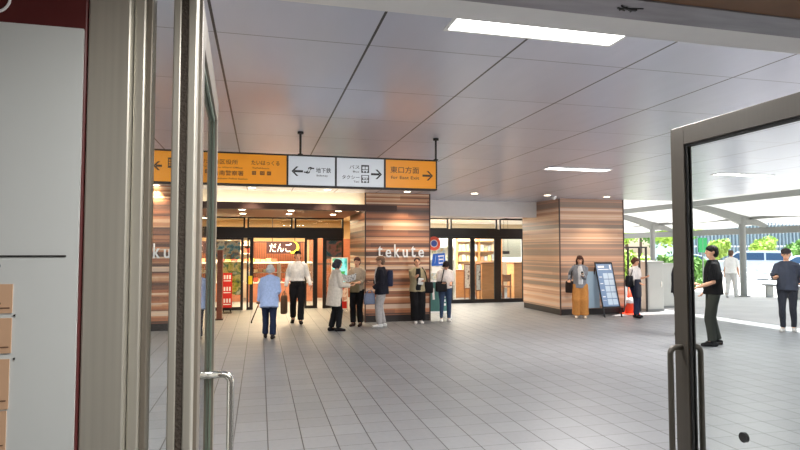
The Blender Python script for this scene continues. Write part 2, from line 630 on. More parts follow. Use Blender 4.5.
# ---- near wall with the doorway
struct('wall_front', MB().box(-8, 1.36, 0, -.55, 1.5, H).box(-.55, 1.36, 2.36, 2.3, 1.5, H).box(2.18, 1.36, 0, 6.0, 1.5, H), M['white_wall'], 'wall holding the open glass doors', 'wall')
struct('ceiling_hall', MB().box(-8, .25, 2.352, 6, 1.25, 2.98).box(-8, -4, 2.9, 6, .25, 2.98), M['hall_brown'], 'brown ceiling of the hall just inside the doors', 'ceiling')
struct('wall_hall', MB().box(-8, -4.15, 0, 6, -4, 2.98).box(6, -4, 0, 6.15, 1.5, H), M['white_wall'], 'hall walls behind the viewer', 'wall')
t = thing('trim_5', 'scuffed metal header over the doorway', 'header', (.9, 1.3, 2.348), kind='structure')
MB().box(-.55, 1.25, 2.348, 2.2, 1.36, 2.46).build('header_plate', mat('scuffed_steel', (152, 148, 153), .42, .4, var=.16, scale=5, stretch=(1, 6, 1)), t)
c = on_z(630, 11, 2.347)
mb = MB()
mb.box(c.x - .008, 1.298, 2.345, c.x + .014, 1.306, 2.349)
for i in range(7):
    a = rnd.uniform(0, 6.28)
    mb.bar((c.x - .004 + rnd.uniform(-.03, .03), 1.302 + rnd.uniform(-.014, .014), 2.3465), (c.x - .004 + rnd.uniform(-.045, .045), 1.302 + rnd.uniform(-.018, .018), 2.3465), .003, .002)
mb.build('lock_strike', M['gasket'], t)

# steel cover panel and frame posts left of the doorway
t = thing('trim_6', 'wide brushed steel cover panel beside the maroon map board', 'door frame', (-.325, 1.33, 0), kind='structure')
MB().box(-.3565, 1.30, 0, -.2735, 1.36, 2.36).build('cover_panel', M['steel'], t, bevel=.004)
t = thing('trim_7', 'steel frame post with a dark inner reveal next to the cover panel', 'door frame', (-.27, 1.35, 0), kind='structure')
MB().box(-.2725, 1.325, 0, -.2485, 1.39, 2.36).build('post', M['steel'], t, bevel=.004)
MB().box(-.2485, 1.335, 0, -.2365, 1.385, 2.36).build('reveal', M['steel_dark'], t, bevel=.002)
t = thing('trim_8', 'steel hinge post with a brown brush seal down its middle', 'door frame', (-.168, 1.35, 0), kind='structure')
MB().box(-.1935, 1.335, 0, -.1765, 1.385, 2.36).box(-.162, 1.335, 0, -.1435, 1.385, 2.36).box(-.1765, 1.352, 0, -.162, 1.385, 2.36).build('post', M['steel'], t, bevel=.003)
MB().box(-.1765, 1.338, 0, -.162, 1.352, 2.36).build('brush_seal', M['brush'], t)
struct('window_1', MB().box(-.236, 1.366, .02, -.194, 1.372, 2.34), M['door_glass'], 'narrow glass strip between the two left frame posts', 'window')
struct('trim_9', MB().box(2.02, 1.3, 0, 2.18, 1.5, 2.36), M['steel_dark'], 'right hinge jamb of the doorway', 'door frame')

# ---- two open door leaves
def leaf(name, label, hx, hy, ang, width, m, hz, side, dot=False, gk=None):
    """hinge at (hx, hy); ang turns the leaf from +Y; built along local +Y"""
    t = thing(name, label, 'door', (hx, hy, 0), ang, kind='structure')
    b = lambda mb, n, mm_, **kw: mb.build(n, mm_, t, world=False, **kw)
    th = .021
    b(MB().box(-th, width - .088, .015, th, width, 2.3), 'stile', m, bevel=.002)
    b(MB().box(-th, .0, .015, th, .088, 2.3), 'stile', m, bevel=.002)
    b(MB().box(-th, .088, 2.21, th, width - .088, 2.3), 'top_rail', m, bevel=.002)
    b(MB().box(-th, .088, .015, th, width - .088, .17), 'bottom_rail', m, bevel=.002)
    g = MB()
    for s in (-1, 1):
        x0, x1 = s * .006, s * .0125
        g.box(x0, .088, .17, x1, .10, 2.21).box(x0, width - .1, .17, x1, width - .088, 2.21)
        g.box(x0, .1, 2.198, x1, width - .1, 2.21).box(x0, .1, .17, x1, width - .1, .182)
    b(g, 'gasket', gk or M['gasket'])
    b(MB().box(-.004, .09, .172, .004, width - .09, 2.208), 'glass_pane', M['door_glass'])
    hy_ = width - .046 if side else width - .15
    for s in (-1, 1):
        pts = [(s * (th if side else .004), hy_, hz)]
        pts += [(s * .055, hy_, hz)]
        for k in range(1, 7):
            a = PI / 2 * k / 6
            pts.append((s * (.055 + .03 * math.sin(a)), hy_, hz - .03 + .03 * math.cos(a)))
        pts += [(s * .085, hy_, hz - .62)]
        for k in range(1, 7):
            a = PI / 2 * k / 6
            pts.append((s * (.055 + .03 * math.cos(a)), hy_, hz - .62 - .03 * math.sin(a)))
        pts += [(s * (th if side else .004), hy_, hz - .65)]
        b(MB().tube(pts, .0135, 14), 'pull_handle', M['chrome'] if not side else m, smooth=True)
    if dot:
        b(MB().disc((.0, .64, .915), (1, 0, 0), .021, .014, 24), 'rubber_bumper', M['gasket'], smooth=False)
    return t
leaf('door_1', 'open glass door leaf at the left, seen almost edge on', -.158, 1.40, R(1.9), .985, M['steel_dark'], 1.24, False, gk=mat('grey_green_gasket', (104, 116, 102), .5))
leaf('door_2', 'open glass door leaf at the right with a dark bronze frame', 1.99, 1.37, 0., 1.015, mat('bronze_frame', (70, 65, 58), .4, .35, var=.05, scale=3, stretch=(30, 30, .6)), 1.24, True, True)

# ------------------------------------------------------------------ shop fronts
def sash(name, label, cat, x0, x1, y, z0, z1, st=.08, rail=.09, sticker=None, sl=None, sr=None):
    t = thing(name, label, cat, ((x0 + x1) / 2, y, 0), kind='structure')
    sl, sr = sl or st, sr or st
    f = MB().box(x0, y - .03, z0, x0 + sl, y + .03, z1).box(x1 - sr, y - .03, z0, x1, y + .03, z1)
    f.box(x0 + sl, y - .03, z0, x1 - sr, y + .03, z0 + rail).box(x0 + sl, y - .03, z1 - rail * .6, x1 - sr, y + .03, z1)
    f.build('frame', M['black_frame'], t)
    MB().box(x0 + sl, y - .004, z0 + rail, x1 - sr, y + .004, z1 - rail * .6).build('glass_pane', M['shop_glass'], t)
    return t
YA, YB = 17.05, 17.55
# sweets shop: header, transoms, sidelights, sliding leaves pushed open
struct('trim_10', MB().box(-1.5, YA - .08, 2.08, 2.447, YA + .08, 2.37), M['black_frame'], 'black header beam over the sweets shop doors', 'door header')
struct('trim_11', MB().box(-1.5, YA - .05, 2.66, 2.447, YA + .05, 2.70), M['black_frame'], 'black top frame under the brown soffit', 'window frame')
for i, (a, b_) in enumerate([(-1.5, -.42), (-.36, .93), (.99, 2.447)]):
    sash('window_%d' % (2 + i), ['left', 'middle', 'right'][i] + ' transom pane over the sweets shop doors', 'window', a, b_, YA, 2.37, 2.66, .05, .025)
sash('window_5', 'left sidelight of the sweets shop with the red board in front', 'window', -1.5, -.46, YA, 0, 2.08, .07, .09)
sash('window_6', 'right sidelight of the sweets shop behind the hooded woman', 'window', 1.83, 2.447, YA, 0, 2.08, .11, .12, sr=.05)
d = sash('door_3', 'left sliding door of the sweets shop carrying a yellow sticker', 'door', -.36, -.18, YA + .07, 0, 2.08, .05, .08, sr=.10)
c = on_y(250.3, 280, 17.0)
MB().box(c.x - .055, 16.985, c.z - .12, c.x + .055, 16.992, c.z + .12).build('sticker', mat('yellow_sticker', (236, 214, 40), .5), d)
sash('door_4', 'right sliding door of the sweets shop pushed open', 'door', 1.30, 1.68, YA + .07, 0, 2.08, .06, .08, sr=.13)
# cafe
struct('trim_12', MB().box(4.055, YB - .08, 2.17, 8.65, YB + .08, 2.42), M['black_frame'], 'black header beam over the cafe doors', 'door header')
struct('trim_13', MB().box(4.055, YB - .05, 2.74, 8.65, YB + .05, 2.79), M['black_frame'], 'black top frame under the white soffit', 'window frame')
for i, (a, b_) in enumerate([(4.055, 5.95), (6.02, 7.66), (7.74, 8.65)]):
    sash('window_%d' % (7 + i), ['left', 'middle', 'right'][i] + ' transom pane over the cafe doors', 'window', a, b_, YB, 2.42, 2.74, .05, .025)
sash('window_10', 'cafe sidelight with the round poster behind the bowed woman', 'window', 4.055, 6.0, YB, 0, 2.17, .06, .1)
sash('door_5', 'left glass door of the cafe', 'door', 6.0, 6.80, YB, 0, 2.17, .09, .12)
sash('door_6', 'right glass door of the cafe in front of the wood divider', 'door', 6.80, 7.70, YB, 0, 2.17, .06, .12, sr=.15)
sash('window_11', 'right sidelight of the cafe beside the striped column', 'window', 7.70, 8.65, YB, 0, 2.17, .09, .12)

# shop shells
struct('wall_sweets_shop', MB().box(-4, 23.0, 0, 4.2, 23.15, H).box(-4.15, 17.1, 0, -4, 23, H).box(4.2, 17.15, 0, 4.3, 23.15, H), mat('warm_wall', (226, 196, 150), .6, var=.06, scale=2), 'warm walls inside the sweets shop', 'wall')
struct('ceiling_sweets_shop', MB().box(-4, 17.1, 2.92, 4.2, 23, 3.0), M['cream_wall'], 'ceiling inside the sweets shop', 'ceiling')
struct('wall_cafe', MB().box(9.3, 24.2, 0, 12, 24.35, 1.2).box(4.35, 24.2, 0, 9.3, 24.35, H).box(9.3, 24.2, 2.5, 12, 24.35, H).box(11.9, 17.7, 0, 12, 24.3, H).box(4.3, 17.6, 0, 4.36, 24.3, H), mat('cafe_wall', (220, 206, 184), .6, var=.05, scale=2), 'pale walls inside the cafe', 'wall')
struct('ceiling_cafe', MB().box(4.35, 17.6, 2.92, 12, 24.3, 3.0), M['white_wall'], 'ceiling inside the cafe', 'ceiling')
t = thing('window_12', 'large rear window of the cafe', 'window', (10.6, 24.27, 1.2), kind='structure')
mb = MB()
for x in (9.34, 10.6, 11.85):
    mb.box(x - .04, 24.22, 1.2, x + .04, 24.32, 2.5)
mb.build('frame', M['white_wall'], t)
MB().box(9.4, 24.265, 1.2, 11.85, 24.275, 2.5).build('glass_pane', M['shop_glass'], t)

# ------------------------------------------------------------------ ceiling fittings
def ceiling_lamp(x0, y0, label):
    t = thing('ceiling_light', label, 'ceiling light', (x0 + .59, y0 + .12, H), group='long recessed ceiling lights')
    w, d = 1.19, .25
    x1, y1 = x0 + w, y0 + d
    MB().box(x0, y0, H - .012, x1, y0 + .022, H).box(x0, y1 - .022, H - .012, x1, y1, H).box(x0, y0 + .022, H - .012, x0 + .022, y1 - .022, H).box(x1 - .022, y0 + .022, H - .012, x1, y1 - .022, H).build('frame', M['white_plastic'], t)
    MB().box(x0 + .022, y0 + .022, H - .006, x1 - .022, y1 - .022, H - .001).build('diffuser', M['lamp_on'], t)
    light('ceiling_light_glow', 'AREA', (x0 + w / 2, y0 + d / 2, H - .02), 98, (1, .98, .96), (0, 0, 0), w - .06, d - .06).parent = None
ceiling_lamp(1.11, 3.10, 'large long ceiling light nearest the doorway')
ceiling_lamp(-3.4, 3.10, 'added long ceiling light hidden behind the map board')  # invented lamp out of view, fills the left of the concourse
ceiling_lamp(-3.4, 8.52, 'added long ceiling light left of the hanging sign, hidden behind the map board')  # second added fill lamp, unseen from the doorway
ceiling_lamp(4.67, 8.52, 'thin distant ceiling light in front of the right striped column')
ceiling_lamp(8.00, 8.42, 'faint ceiling light seen through the glass of the right door')

dl = [(-2.17, 'downlight in the ceiling above the left striped column'), (-.185, 'downlight in the ceiling just under the yellow Ward Office sign panel'),
      (1.48, 'downlight in the ceiling just under the white subway and bus sign panels'), (3.36, 'downlight in the ceiling above the tekute lettering on the middle column'),
      (5.05, 'downlight in the ceiling above the cafe bulkhead'), (7.0, 'downlight in the ceiling at the left corner of the right striped column'),
      (8.69, 'downlight in the ceiling above the leaning blue board')]
for x, l in dl:
    t = thing('downlight', l, 'downlight', (x, 12.9, H), group='round ceiling downlights')
    a = MB()
    n = 24
    vs, fs = [], []
    for k in range(n):
        an = 2 * PI * k / n
        for r_, z in ((.11, H), (.11, H - .008), (.08, H - .008), (.08, H)):
            vs.append((x + r_ * math.cos(an), 12.9 + r_ * math.sin(an), z))
    for k in range(n):
        for j in range(4):
            fs.append((k * 4 + j, k * 4 + (j + 1) % 4, ((k + 1) % n) * 4 + (j + 1) % 4, ((k + 1) % n) * 4 + j))
    a.add(vs, fs).build('trim_ring', M['white_plastic'], t)
    MB().disc((x, 12.9, H - .003), (0, 0, 1), .08, .004).build('lens', M['lamp_warm'], t)
    light('downlight_beam', 'SPOT', (x, 12.9, H - .02), 75, (1, .84, .64), (0, 0, 0), spot_size=R(105), spot_blend=.7, shadow_soft_size=.07)
# small downlights in the soffits of both entrances
spots = []
for px, py in [(242, 209.5), (243, 213.5), (291, 210.5), (289, 214), (338.5, 211), (333, 214.5), (358, 211)]:
    p = on_z(px, py, 2.685)
    spots.append((p.x, min(max(p.y, 13.5), 16.8), 2.685, 'sweets'))
for px, py in [(441, 215.6), (470, 216), (504, 216.6)]:
    p = on_z(px, py, 2.76)
    spots.append((p.x, min(max(p.y, 15.3), 17.2), 2.76, 'cafe'))
for i, (x, y, z, w) in enumerate(spots):
    o = MB().disc((x, y, z - .004), (0, 0, 1), .075, .008, 20).build('soffit_downlight', M['lamp_warm'])
    tag(o, ('small warm downlight in the brown soffit over the sweets shop entrance' if w == 'sweets' else 'small downlight in the white soffit over the cafe entrance'), 'downlight',
        'soffit downlights over the sweets shop' if w == 'sweets' else 'soffit downlights over the cafe')
for x, y in ((-.4, 15.3), (1.3, 15.3)):
    light('soffit_beam', 'SPOT', (x, y, 2.66), 210, (1, .78, .46), (0, 0, 0), spot_size=R(130), spot_blend=.8, shadow_soft_size=.2)
light('soffit_beam', 'SPOT', (5.9, 16.2, 2.74), 200, (1, .90, .76), (0, 0, 0), spot_size=R(130), spot_blend=.8, shadow_soft_size=.2)
t = thing('security_camera', 'small white dome camera under the ceiling beside the right striped column', 'camera', (7.35, 13.2, H))
MB().disc((7.35, 13.2, H - .012), (0, 0, 1), .07, .024).build('base', M['white_plastic'], t)
MB().ball((7.35, 13.2, H - .03), .055).build('dome', M['white_plastic'], t, smooth=True)

# ------------------------------------------------------------------ hanging direction sign
YS = 6.70
t = thing('hanging_direction_sign', 'long hanging direction sign with yellow and white panels under the ceiling', 'sign', (.43, YS, 2.44))
sx = lambda px: on_y(px, 175, YS - .06).x
z0, z1 = 2.445, 2.822
xl, xr = -1.42, sx(437.5)
MB().box(xl, YS - .055, z0, xr, YS + .055, z0 + .02).box(xl, YS - .055, z1 - .02, xr, YS + .055, z1).box(xr - .02, YS - .055, z0 + .02, xr, YS + .055, z1 - .02).box(xl, YS - .055, z0 + .02, xl + .02, YS + .055, z1 - .02).box(xl + .02, YS - .03, z0 + .02, xr - .02, YS + .05, z1 - .02).build('case', M['sign_black'], t, bevel=.006)
edges = [(xl + .02, sx(286.5), 'sign_yellow', 'yellow panel to the ward office'), (sx(288.5), sx(335), 'sign_white', 'white subway panel'), (sx(337), sx(384), 'sign_white', 'white bus and taxi panel'), (sx(386), xr - .02, 'sign_yellow', 'yellow panel to the east exit')]
for a, b_, m, l in edges:
    tag(MB().box(a, YS - .052, z0 + .02, b_, YS - .03, z1 - .02).build('panel', M[m], t), l)
for px in (287.5, 336, 385):
    MB().box(sx(px) - .010, YS - .058, z0 + .02, sx(px) + .010, YS - .03, z1 - .02).build('divider', M['sign_black'], t)
for px, py in ((300.5, 132), (433.5, 140)):
    x = on_z(px, py, H).x
    MB().tube([(x, YS, z1), (x, YS, H)], .013, 10).disc((x, YS, H - .012), (0, 0, 1), .035, .024).disc((x, YS, z1 + .008), (0, 0, 1), .03, .016).build('hanger_rod', M['sign_black'], t)
YT = YS - .0535
def stext(s, px0, px1, py0, py1, m='sign_dark'):
    a, b_ = on_y(px0, py0, YT), on_y(px1, py1, YT)
    return text('lettering', s, ((a.x + b_.x) / 2, YT, (a.z + b_.z) / 2), b_.x - a.x, a.z - b_.z, M[m], t, thick=.002, bold=.004)
def arrow(px0, px1, pyc, h, right, m):
    a, b_ = on_y(px0, pyc, YT), on_y(px1, pyc, YT)
    s = 1 if right else -1
    tip, tail = (b_, a) if right else (a, b_)
    w = (on_y(px0, pyc - h / 2, YT).z - on_y(px0, pyc + h / 2, YT).z) / 2
    mb = MB()
    th = .0125
    mb.box(min(tail.x, tip.x - s * .03), YT - .001, a.z - th, max(tail.x, tip.x - s * .03), YT + .001, a.z + th)
    for q in (-1, 1):
        p = [(tip.x, YT, a.z), (tip.x - s * th * 1.9, YT, a.z), (tip.x - s * (w + th * 1.9), YT, a.z + q * w), (tip.x - s * w, YT, a.z + q * w)]
        mb.prism(p, (0, -.001 - .0004 * (q + 1), 0), (0, .001, 0))
    mb.build('arrow', M[m], t)
arrow(153, 162, 165.5, 9, False, 'sign_dark')
# pictogram of an office building
def picto(px0, px1, py0, py1, kind, m='sign_black', fg='sign_white'):
    a, b_ = on_y(px0, py0, YT), on_y(px1, py1, YT)
    MB().box(a.x, YT - .001, b_.z, b_.x, YT + .001, a.z).build('pictogram', M[m], t)
    w, h = b_.x - a.x, a.z - b_.z
    f = MB()
    X = lambda u: a.x + u * w
    Zz = lambda v: b_.z + v * h
    def bx(u0, v0, u1, v1):
        f.box(X(u0), YT - .0028, Zz(v0), X(u1), YT - .001, Zz(v1))
    if kind == 'bus':
        bx(.14, .45, .46, .80); bx(.54, .45, .86, .80); bx(.14, .22, .86, .36)
        for u in (.3, .7):
            f.disc((X(u), YT - .002, Zz(.14)), (0, 1, 0), h * .09, .0016, 12)
    elif kind == 'taxi':
        bx(.12, .66, .88, .92); bx(.2, .44, .46, .60); bx(.54, .44, .8, .60); bx(.1, .2, .9, .36)
        for u in (.28, .72):
            f.disc((X(u), YT - .002, Zz(.12)), (0, 1, 0), h * .09, .0016, 12)
    else:
        for i in range(3):
            for j in range(3):
                bx(.15 + .26 * i, .2 + .24 * j, .3 + .26 * i, .34 + .24 * j)
    f.build('pictogram_detail', M[fg], t)
picto(168, 174.5, 157.5, 168, 'office', 'sign_dark', 'sign_yellow')
picto(200, 205, 158.5, 164, 'office', 'sign_dark', 'sign_yellow')
picto(200, 205, 169.5, 175.5, 'office', 'sign_dark', 'sign_yellow')
stext('太白区役所', 206.5, 238, 158.6, 164.6)
stext('Taihaku Ward Office', 208, 242.5, 166, 168.6)
stext('仙台南警察署', 206.5, 243.5, 169.8, 175.9)
stext('Sendai-minami Police Station', 207, 247.5, 177, 179.9)
stext('たいはっくる', 251.5, 279.5, 160.2, 165.8)
stext('Taihakkuru', 252, 269, 167, 169)
for k, (a, b_) in enumerate([(252, 256), (260, 264.5), (267, 271)]):
    picto(a, b_, 171 + .25 * k, 174.8 + .25 * k, 'office', 'sign_dark', 'sign_yellow')
arrow(291.5, 303, 171, 9.5, False, 'sign_black')
# subway mark: two interlocking hooks
mb = MB()
cc = on_y(309, 170.3, YT)
pts1 = [(-.060, -.022), (-.030, -.026), (-.015, -.010), (-.008, .016), (.006, .032), (.030, .031)]
for sg in (1, -1):
    P = [Vector((cc.x + sg * u, YT - .001 - .0006 * sg, cc.z + sg * v)) for u, v in pts1]
    for i in range(len(P) - 1):
        mb.bar(P[i], P[i + 1], .0026, .014)
mb.build('subway_mark', M['sign_black'], t)
stext('地下鉄', 316, 331, 167.6, 173.2, 'sign_black')
stext('Subway', 316.5, 328, 174.6, 177.2, 'sign_black')
stext('バス', 349.5, 359.5, 165, 169, 'sign_black')
stext('Bus', 353, 359, 170.6, 172.6, 'sign_black')
stext('タクシー', 342, 359.5, 175, 179.4, 'sign_black')
stext('Taxi', 353.5, 359, 180.6, 182.6, 'sign_black')
picto(361.3, 369, 165, 173, 'bus', 'sign_black', 'sign_white')
picto(361.3, 369, 175, 183, 'taxi', 'sign_black', 'sign_white')
arrow(371, 382, 174.2, 9.5, True, 'sign_black')
stext('東口方面', 390.5, 419, 166.2, 173.8)
stext('for East Exit', 391, 419.2, 175.6, 179.6)
arrow(422.5, 433, 175.6, 9.5, True, 'sign_dark')

# ------------------------------------------------------------------ wall lettering on the columns
def lettering(x0, y, z0, label):
    chars = [('t', .115, .27), ('e', .135, .19), ('k', .135, .315), ('u', .125, .19), ('t', .115, .27), ('e', .135, .19)]
    t = thing('wall_lettering', label, 'lettering', (x0 + .57, y, z0), group='tekute wall letters')
    x = x0
    for ch, w, h in chars:
        text('letter', ch, (x + w / 2 + .022, y - .018, z0 + h / 2), w, h, M['white'], t, thick=.034, bold=.008)
        x += w + .078
    return t
lettering(2.725, 13.37, 1.545, 'white tekute letters on the middle striped column')
lettering(-2.63, 13.0, 1.545, 'white letters on the left striped column, mostly hidden by the door posts')

# ------------------------------------------------------------------ map board by the door
t = thing('map_board', 'maroon framed map board with a white panel at the left edge', 'notice board', (-.8, 1.31, .4))
MB().box(-1.3, 1.295, .4, -.358, 1.34, 2.36).build('backboard', M['maroon'], t, bevel=.002)
p = on_y(84.3, 29.5, 1.292)
MB().box(-1.28, 1.288, .5, p.x, 1.295, p.z).build('map_panel', M['board_white'], t)
def bp(px, py):
    return on_y(px, py, 1.287)
a = bp(66, 256)
MB().box(-1.25, 1.286, a.z - .0016, a.x, 1.288, a.z + .0016).build('rule_line', M['sign_black'], t)
for py0, py1, pxr in ((284, 313, 13), (318, 353, 12), (359, 409, 9.5), (411, 452, 6.5)):
    a, b_ = bp(pxr, py0), bp(pxr, py1)
    o = MB().box(-1.1, 1.2855, b_.z, a.x, 1.288, a.z).build('map_block', M['tan'], t)
    l = MB()
    l.box(a.x - .030, 1.2845, b_.z + (a.z - b_.z) * .16, a.x - .004, 1.2855, b_.z + (a.z - b_.z) * .16 + .0022)
    l.box(a.x - .030, 1.2845, b_.z + (a.z - b_.z) * .30, a.x - .020, 1.2855, b_.z + (a.z - b_.z) * .30 + .004)
    l.build('print', M['print_line'], o)
for px, py in ((14.5, 315.3), (14, 358.7), (-.5, 266)):
    a = bp(px, py)
    MB().prism([(a.x - .0026, 1.2865, a.z), (a.x + .0016, 1.2865, a.z + .0028), (a.x + .0016, 1.2865, a.z - .0028)], (0, -.0006, 0), (0, .0006, 0)).build('map_marker', M['sign_black'], t)
# bottom of a white round letter on the maroon head
a = on_y(-4, -5, 1.294)
pts = [(a.x + .026 * math.cos(k), 1.2942, a.z + .034 * math.sin(k)) for k in [2 * PI * i / 28 for i in range(29)]]
MB().tube(pts, .0030, 8).build('letter', M['white'], t, smooth=True)

# ------------------------------------------------------------------ sweets shop contents
wood = mat('red_brown_wood', (128, 72, 46), .5, var=.2, scale=4, stretch=(1, 1, 12))
t = thing('shop_signboard', 'dark red sweets stall signboard with white lettering and a yellow crescent', 'sign', (.2, 20.4, 2.0))
a, b_ = on_y(266.5, 241.5, 20.4), on_y(300.5, 253.5, 20.4)
MB().box(a.x, 20.4, b_.z, b_.x, 20.46, a.z).build('board', mat('dark_red', (44, 12, 20), .5), t)
c0, c1 = on_y(269.5, 243, 20.39), on_y(291.5, 252, 20.39)
text('lettering', 'だんご', ((c0.x + c1.x) / 2, 20.395, (c0.z + c1.z) / 2), c1.x - c0.x, c0.z - c1.z, mat('sign_glow_white', (250, 236, 228), .5, emit=(250, 236, 228), estr=.5), t, thick=.01)
c = on_y(294.5, 247.5, 20.39)
mb = MB()
out, inn = [], []
for i in range(17):
    an = -1.9 + 3.4 * i / 16
    out.append((c.x - .05 + .21 * math.cos(an), 20.385, c.z + .21 * math.sin(an)))
    inn.append((c.x - .115 + .20 * math.cos(an), 20.385, c.z + .03 + .185 * math.sin(an)))
for i in range(16):
    mb.prism([out[i], out[i + 1], inn[i + 1], inn[i]], (0, 0, 0), (0, .012, 0))
mb.build('crescent', mat('crescent_yellow', (246, 206, 60), .5), t)
for x in (a.x + .2, b_.x - .2):
    MB().tube([(x, 20.43, a.z), (x, 20.43, 2.92)], .012, 8).build('hanger_rod', M['black_frame'], t)

t = thing('slatted_screen', 'brown slatted screen under the sweets stall signboard', 'screen', (.3, 21.2, 0))
mb = MB()
for i in range(30):
    x = -.25 + i * .062
    mb.box(x, 21.2, .0, x + .040, 21.25, 2.0)
mb.build('slats', wood, t)
MB().box(-.25, 21.25, 0, 1.7, 21.28, 2.05).build('backing', M['fascia'], t)
t = thing('partition', 'red brown wood partition behind the walking man', 'panel', (2.0, 20.8, 0))
MB().box(1.75, 20.8, 0, 4.1, 20.9, 2.15).build('board', wood, t)
MB().box(1.75, 20.78, 1.2, 4.1, 20.8, 1.26).build('rail', M['fascia'], t)

redp = mat('red_counter_front', (196, 128, 100), .5, var=.25, scale=3)
def display_case(x0, x1, y, label, seed):
    r = random.Random(seed)
    t = thing('display_case', label, 'display case', ((x0 + x1) / 2, y, 0))
    MB().box(x0, y, 0, x1, y + .8, .62).build('base', redp, t)
    MB().box(x0 - .01, y - .01, .62, x1 + .01, y + .81, .66).build('shelf', M['white_plastic'], t)
    MB().box(x0, y + .02, 1.28, x1, y + .8, 1.32).build('top', M['white_plastic'], t)
    for x in (x0 + .015, x1 - .015):
        for yy in (y + .02, y + .78):
            MB().box(x - .015, yy - .015, .66, x + .015, yy + .015, 1.28).build('post', M['galv'], t)
    MB().box(x0 + .03, y + .002, .66, x1 - .03, y + .008, 1.28).build('glass_pane', M['shop_glass'], t)
    MB().box(x0 + .03, y + .3, .96, x1 - .03, y + .78, .975).build('shelf', M['white_plastic'], t)
    return t
display_case(-.42, .62, 19.5, 'red fronted sweets display case behind the old woman in light blue', 1)
display_case(.66, 1.75, 19.5, 'red fronted sweets display case behind the walking man', 2)
display_case(-2.9, -.55, 19.9, 'red fronted sweets display case behind the left sidelight', 3)
pal = [(238, 176, 140), (236, 130, 96), (246, 216, 180), (214, 84, 62), (250, 232, 206), (226, 158, 120), (240, 200, 90)]
pmats = [mat('sweets_paper_%s' % 'abcdefg'[i], c, .5, var=.2, scale=20) for i, c in enumerate(pal)]
def sweets_row(x0, x1, y, z, group, n, label):
    for i in range(n):
        x = x0 + (x1 - x0) * (i + .5) / n
        w = (x1 - x0) / n * .42
        h = rnd.uniform(.09, .16)
        o = MB().box(-w, -.08, 0, w, .08, h).box(-w - .004, -.084, h - .03, w + .004, .084, h).build('sweets_box', rnd.choice(pmats), world=False, bevel=.004)
        o.location = (x, y + rnd.uniform(-.02, .02), z)
        tag(o, label, 'box of sweets', group)
sweets_row(-.36, .58, 19.66, .66, 'sweets boxes low in the case behind the old woman', 6, 'small box of sweets low in the display case behind the old woman')
sweets_row(-.36, .58, 19.95, .975, 'sweets boxes on the upper shelf behind the old woman', 6, 'small box of sweets on the upper shelf of the case behind the old woman')
sweets_row(-.36, .58, 19.9, 1.32, 'sweets boxes on top of the case behind the old woman', 5, 'sweets box stacked on top of the case behind the old woman')
sweets_row(.74, 1.68, 19.66, .66, 'sweets boxes low in the case behind the walking man', 6, 'small box of sweets low in the display case behind the walking man')
sweets_row(.74, 1.68, 19.95, .975, 'sweets boxes on the upper shelf behind the walking man', 6, 'small box of sweets on the upper shelf of the case behind the walking man')
t = thing('gift_shelf', 'lit gift shelf full of pink and cream packets at the left of the sweets shop', 'shelf', (-.9, 21.3, 0))
MB().box(-1.9, 21.3, 0, -.30, 21.34, 2.3).build('back', M['cream_wall'], t)
for z in (1.32, 1.62, 1.92, 2.22):
    MB().box(-1.9, 20.95, z - .03, -.30, 21.3, z).build('shelf', M['white_plastic'], t)
for x in (-1.92, -.30):
    MB().box(x, 20.95, 0, x + .03, 21.3, 2.3).build('side_panel', wood, t)
for k, z in enumerate((1.32, 1.62, 1.92)):
    sweets_row(-1.86, -.34, 21.1, z, 'packets on the gift shelf', 7, 'packet of sweets on the lit gift shelf at the left of the shop')

# posters seen through the sidelights
def poster_stand(name, label, cat, x0, x1, y, z0, z1, panels, frame_m, feet=True):
    t = thing(name, label, cat, ((x0 + x1) / 2, y, 0))
    e = .03
    MB().box(x0, y, z0, x1, y + .04, z0 + e).box(x0, y, z1 - e, x1, y + .04, z1).box(x0, y, z0 + e, x0 + e, y + .04, z1 - e).box(x1 - e, y, z0 + e, x1, y + .04, z1 - e).build('frame', frame_m, t)
    for (u0, u1, m) in panels:
        MB().box(x0 + e, y + .008, z0 + e + (z1 - z0 - 2 * e) * u0, x1 - e, y + .03, z0 + e + (z1 - z0 - 2 * e) * u1).build('panel', m, t)
    if feet:
        for x in (x0 + .05, x1 - .05):
            MB().box(x - .02, y - .16, 0, x + .02, y + .20, .03).box(x - .02, y + .005, .03, x + .02, y + .035, z0).build('leg', frame_m, t)
    return t
cy = picture_mat('screen_picture', [(30, 120, 110), (70, 190, 190), (150, 230, 240), (40, 150, 70), (120, 200, 90)], 3.2, estr=.45)
food = picture_mat('food_picture', [(190, 60, 50), (240, 210, 200), (250, 240, 236), (200, 150, 130), (230, 200, 190)], 7.)
dk = picture_mat('window_picture', [(30, 60, 80), (60, 110, 120), (190, 120, 110), (40, 90, 70), (120, 150, 150)], 3.)
poster_stand('poster_stand', 'lit stand with a cyan picture above a red edged food poster, beside the scarf woman', 'poster stand', 1.95, 2.42, 15.9, .06, 1.52, [(0, .14, M['red']), (.14, .50, food), (.50, .52, M['white_plastic']), (.52, 1., cy)], M['white_plastic'])
t = thing('window_poster', 'dark teal and pink picture hung behind the right sidelight of the sweets shop', 'poster', (2.2, 17.4, 1.5))
MB().box(1.90, 17.4, 1.45, 2.44, 17.43, 2.05).build('print', dk, t)
gy = picture_mat('green_yellow_picture', [(60, 90, 40), (180, 190, 60), (240, 220, 120), (90, 140, 70), (230, 230, 200)], 4.)
tl = picture_mat('teal_picture', [(30, 90, 110), (70, 150, 160), (200, 190, 150), (110, 90, 60), (60, 120, 130)], 5.)
t = thing('window_poster', 'teal picture hung high behind the left sidelight of the sweets shop', 'poster', (-1.1, 17.4, 1.5))
MB().box(-1.35, 17.4, 1.45, -.56, 17.43, 2.0).build('print', tl, t)
t = thing('window_poster', 'green and yellow picture low behind the left sidelight of the sweets shop', 'poster', (-1.0, 17.35, .4))
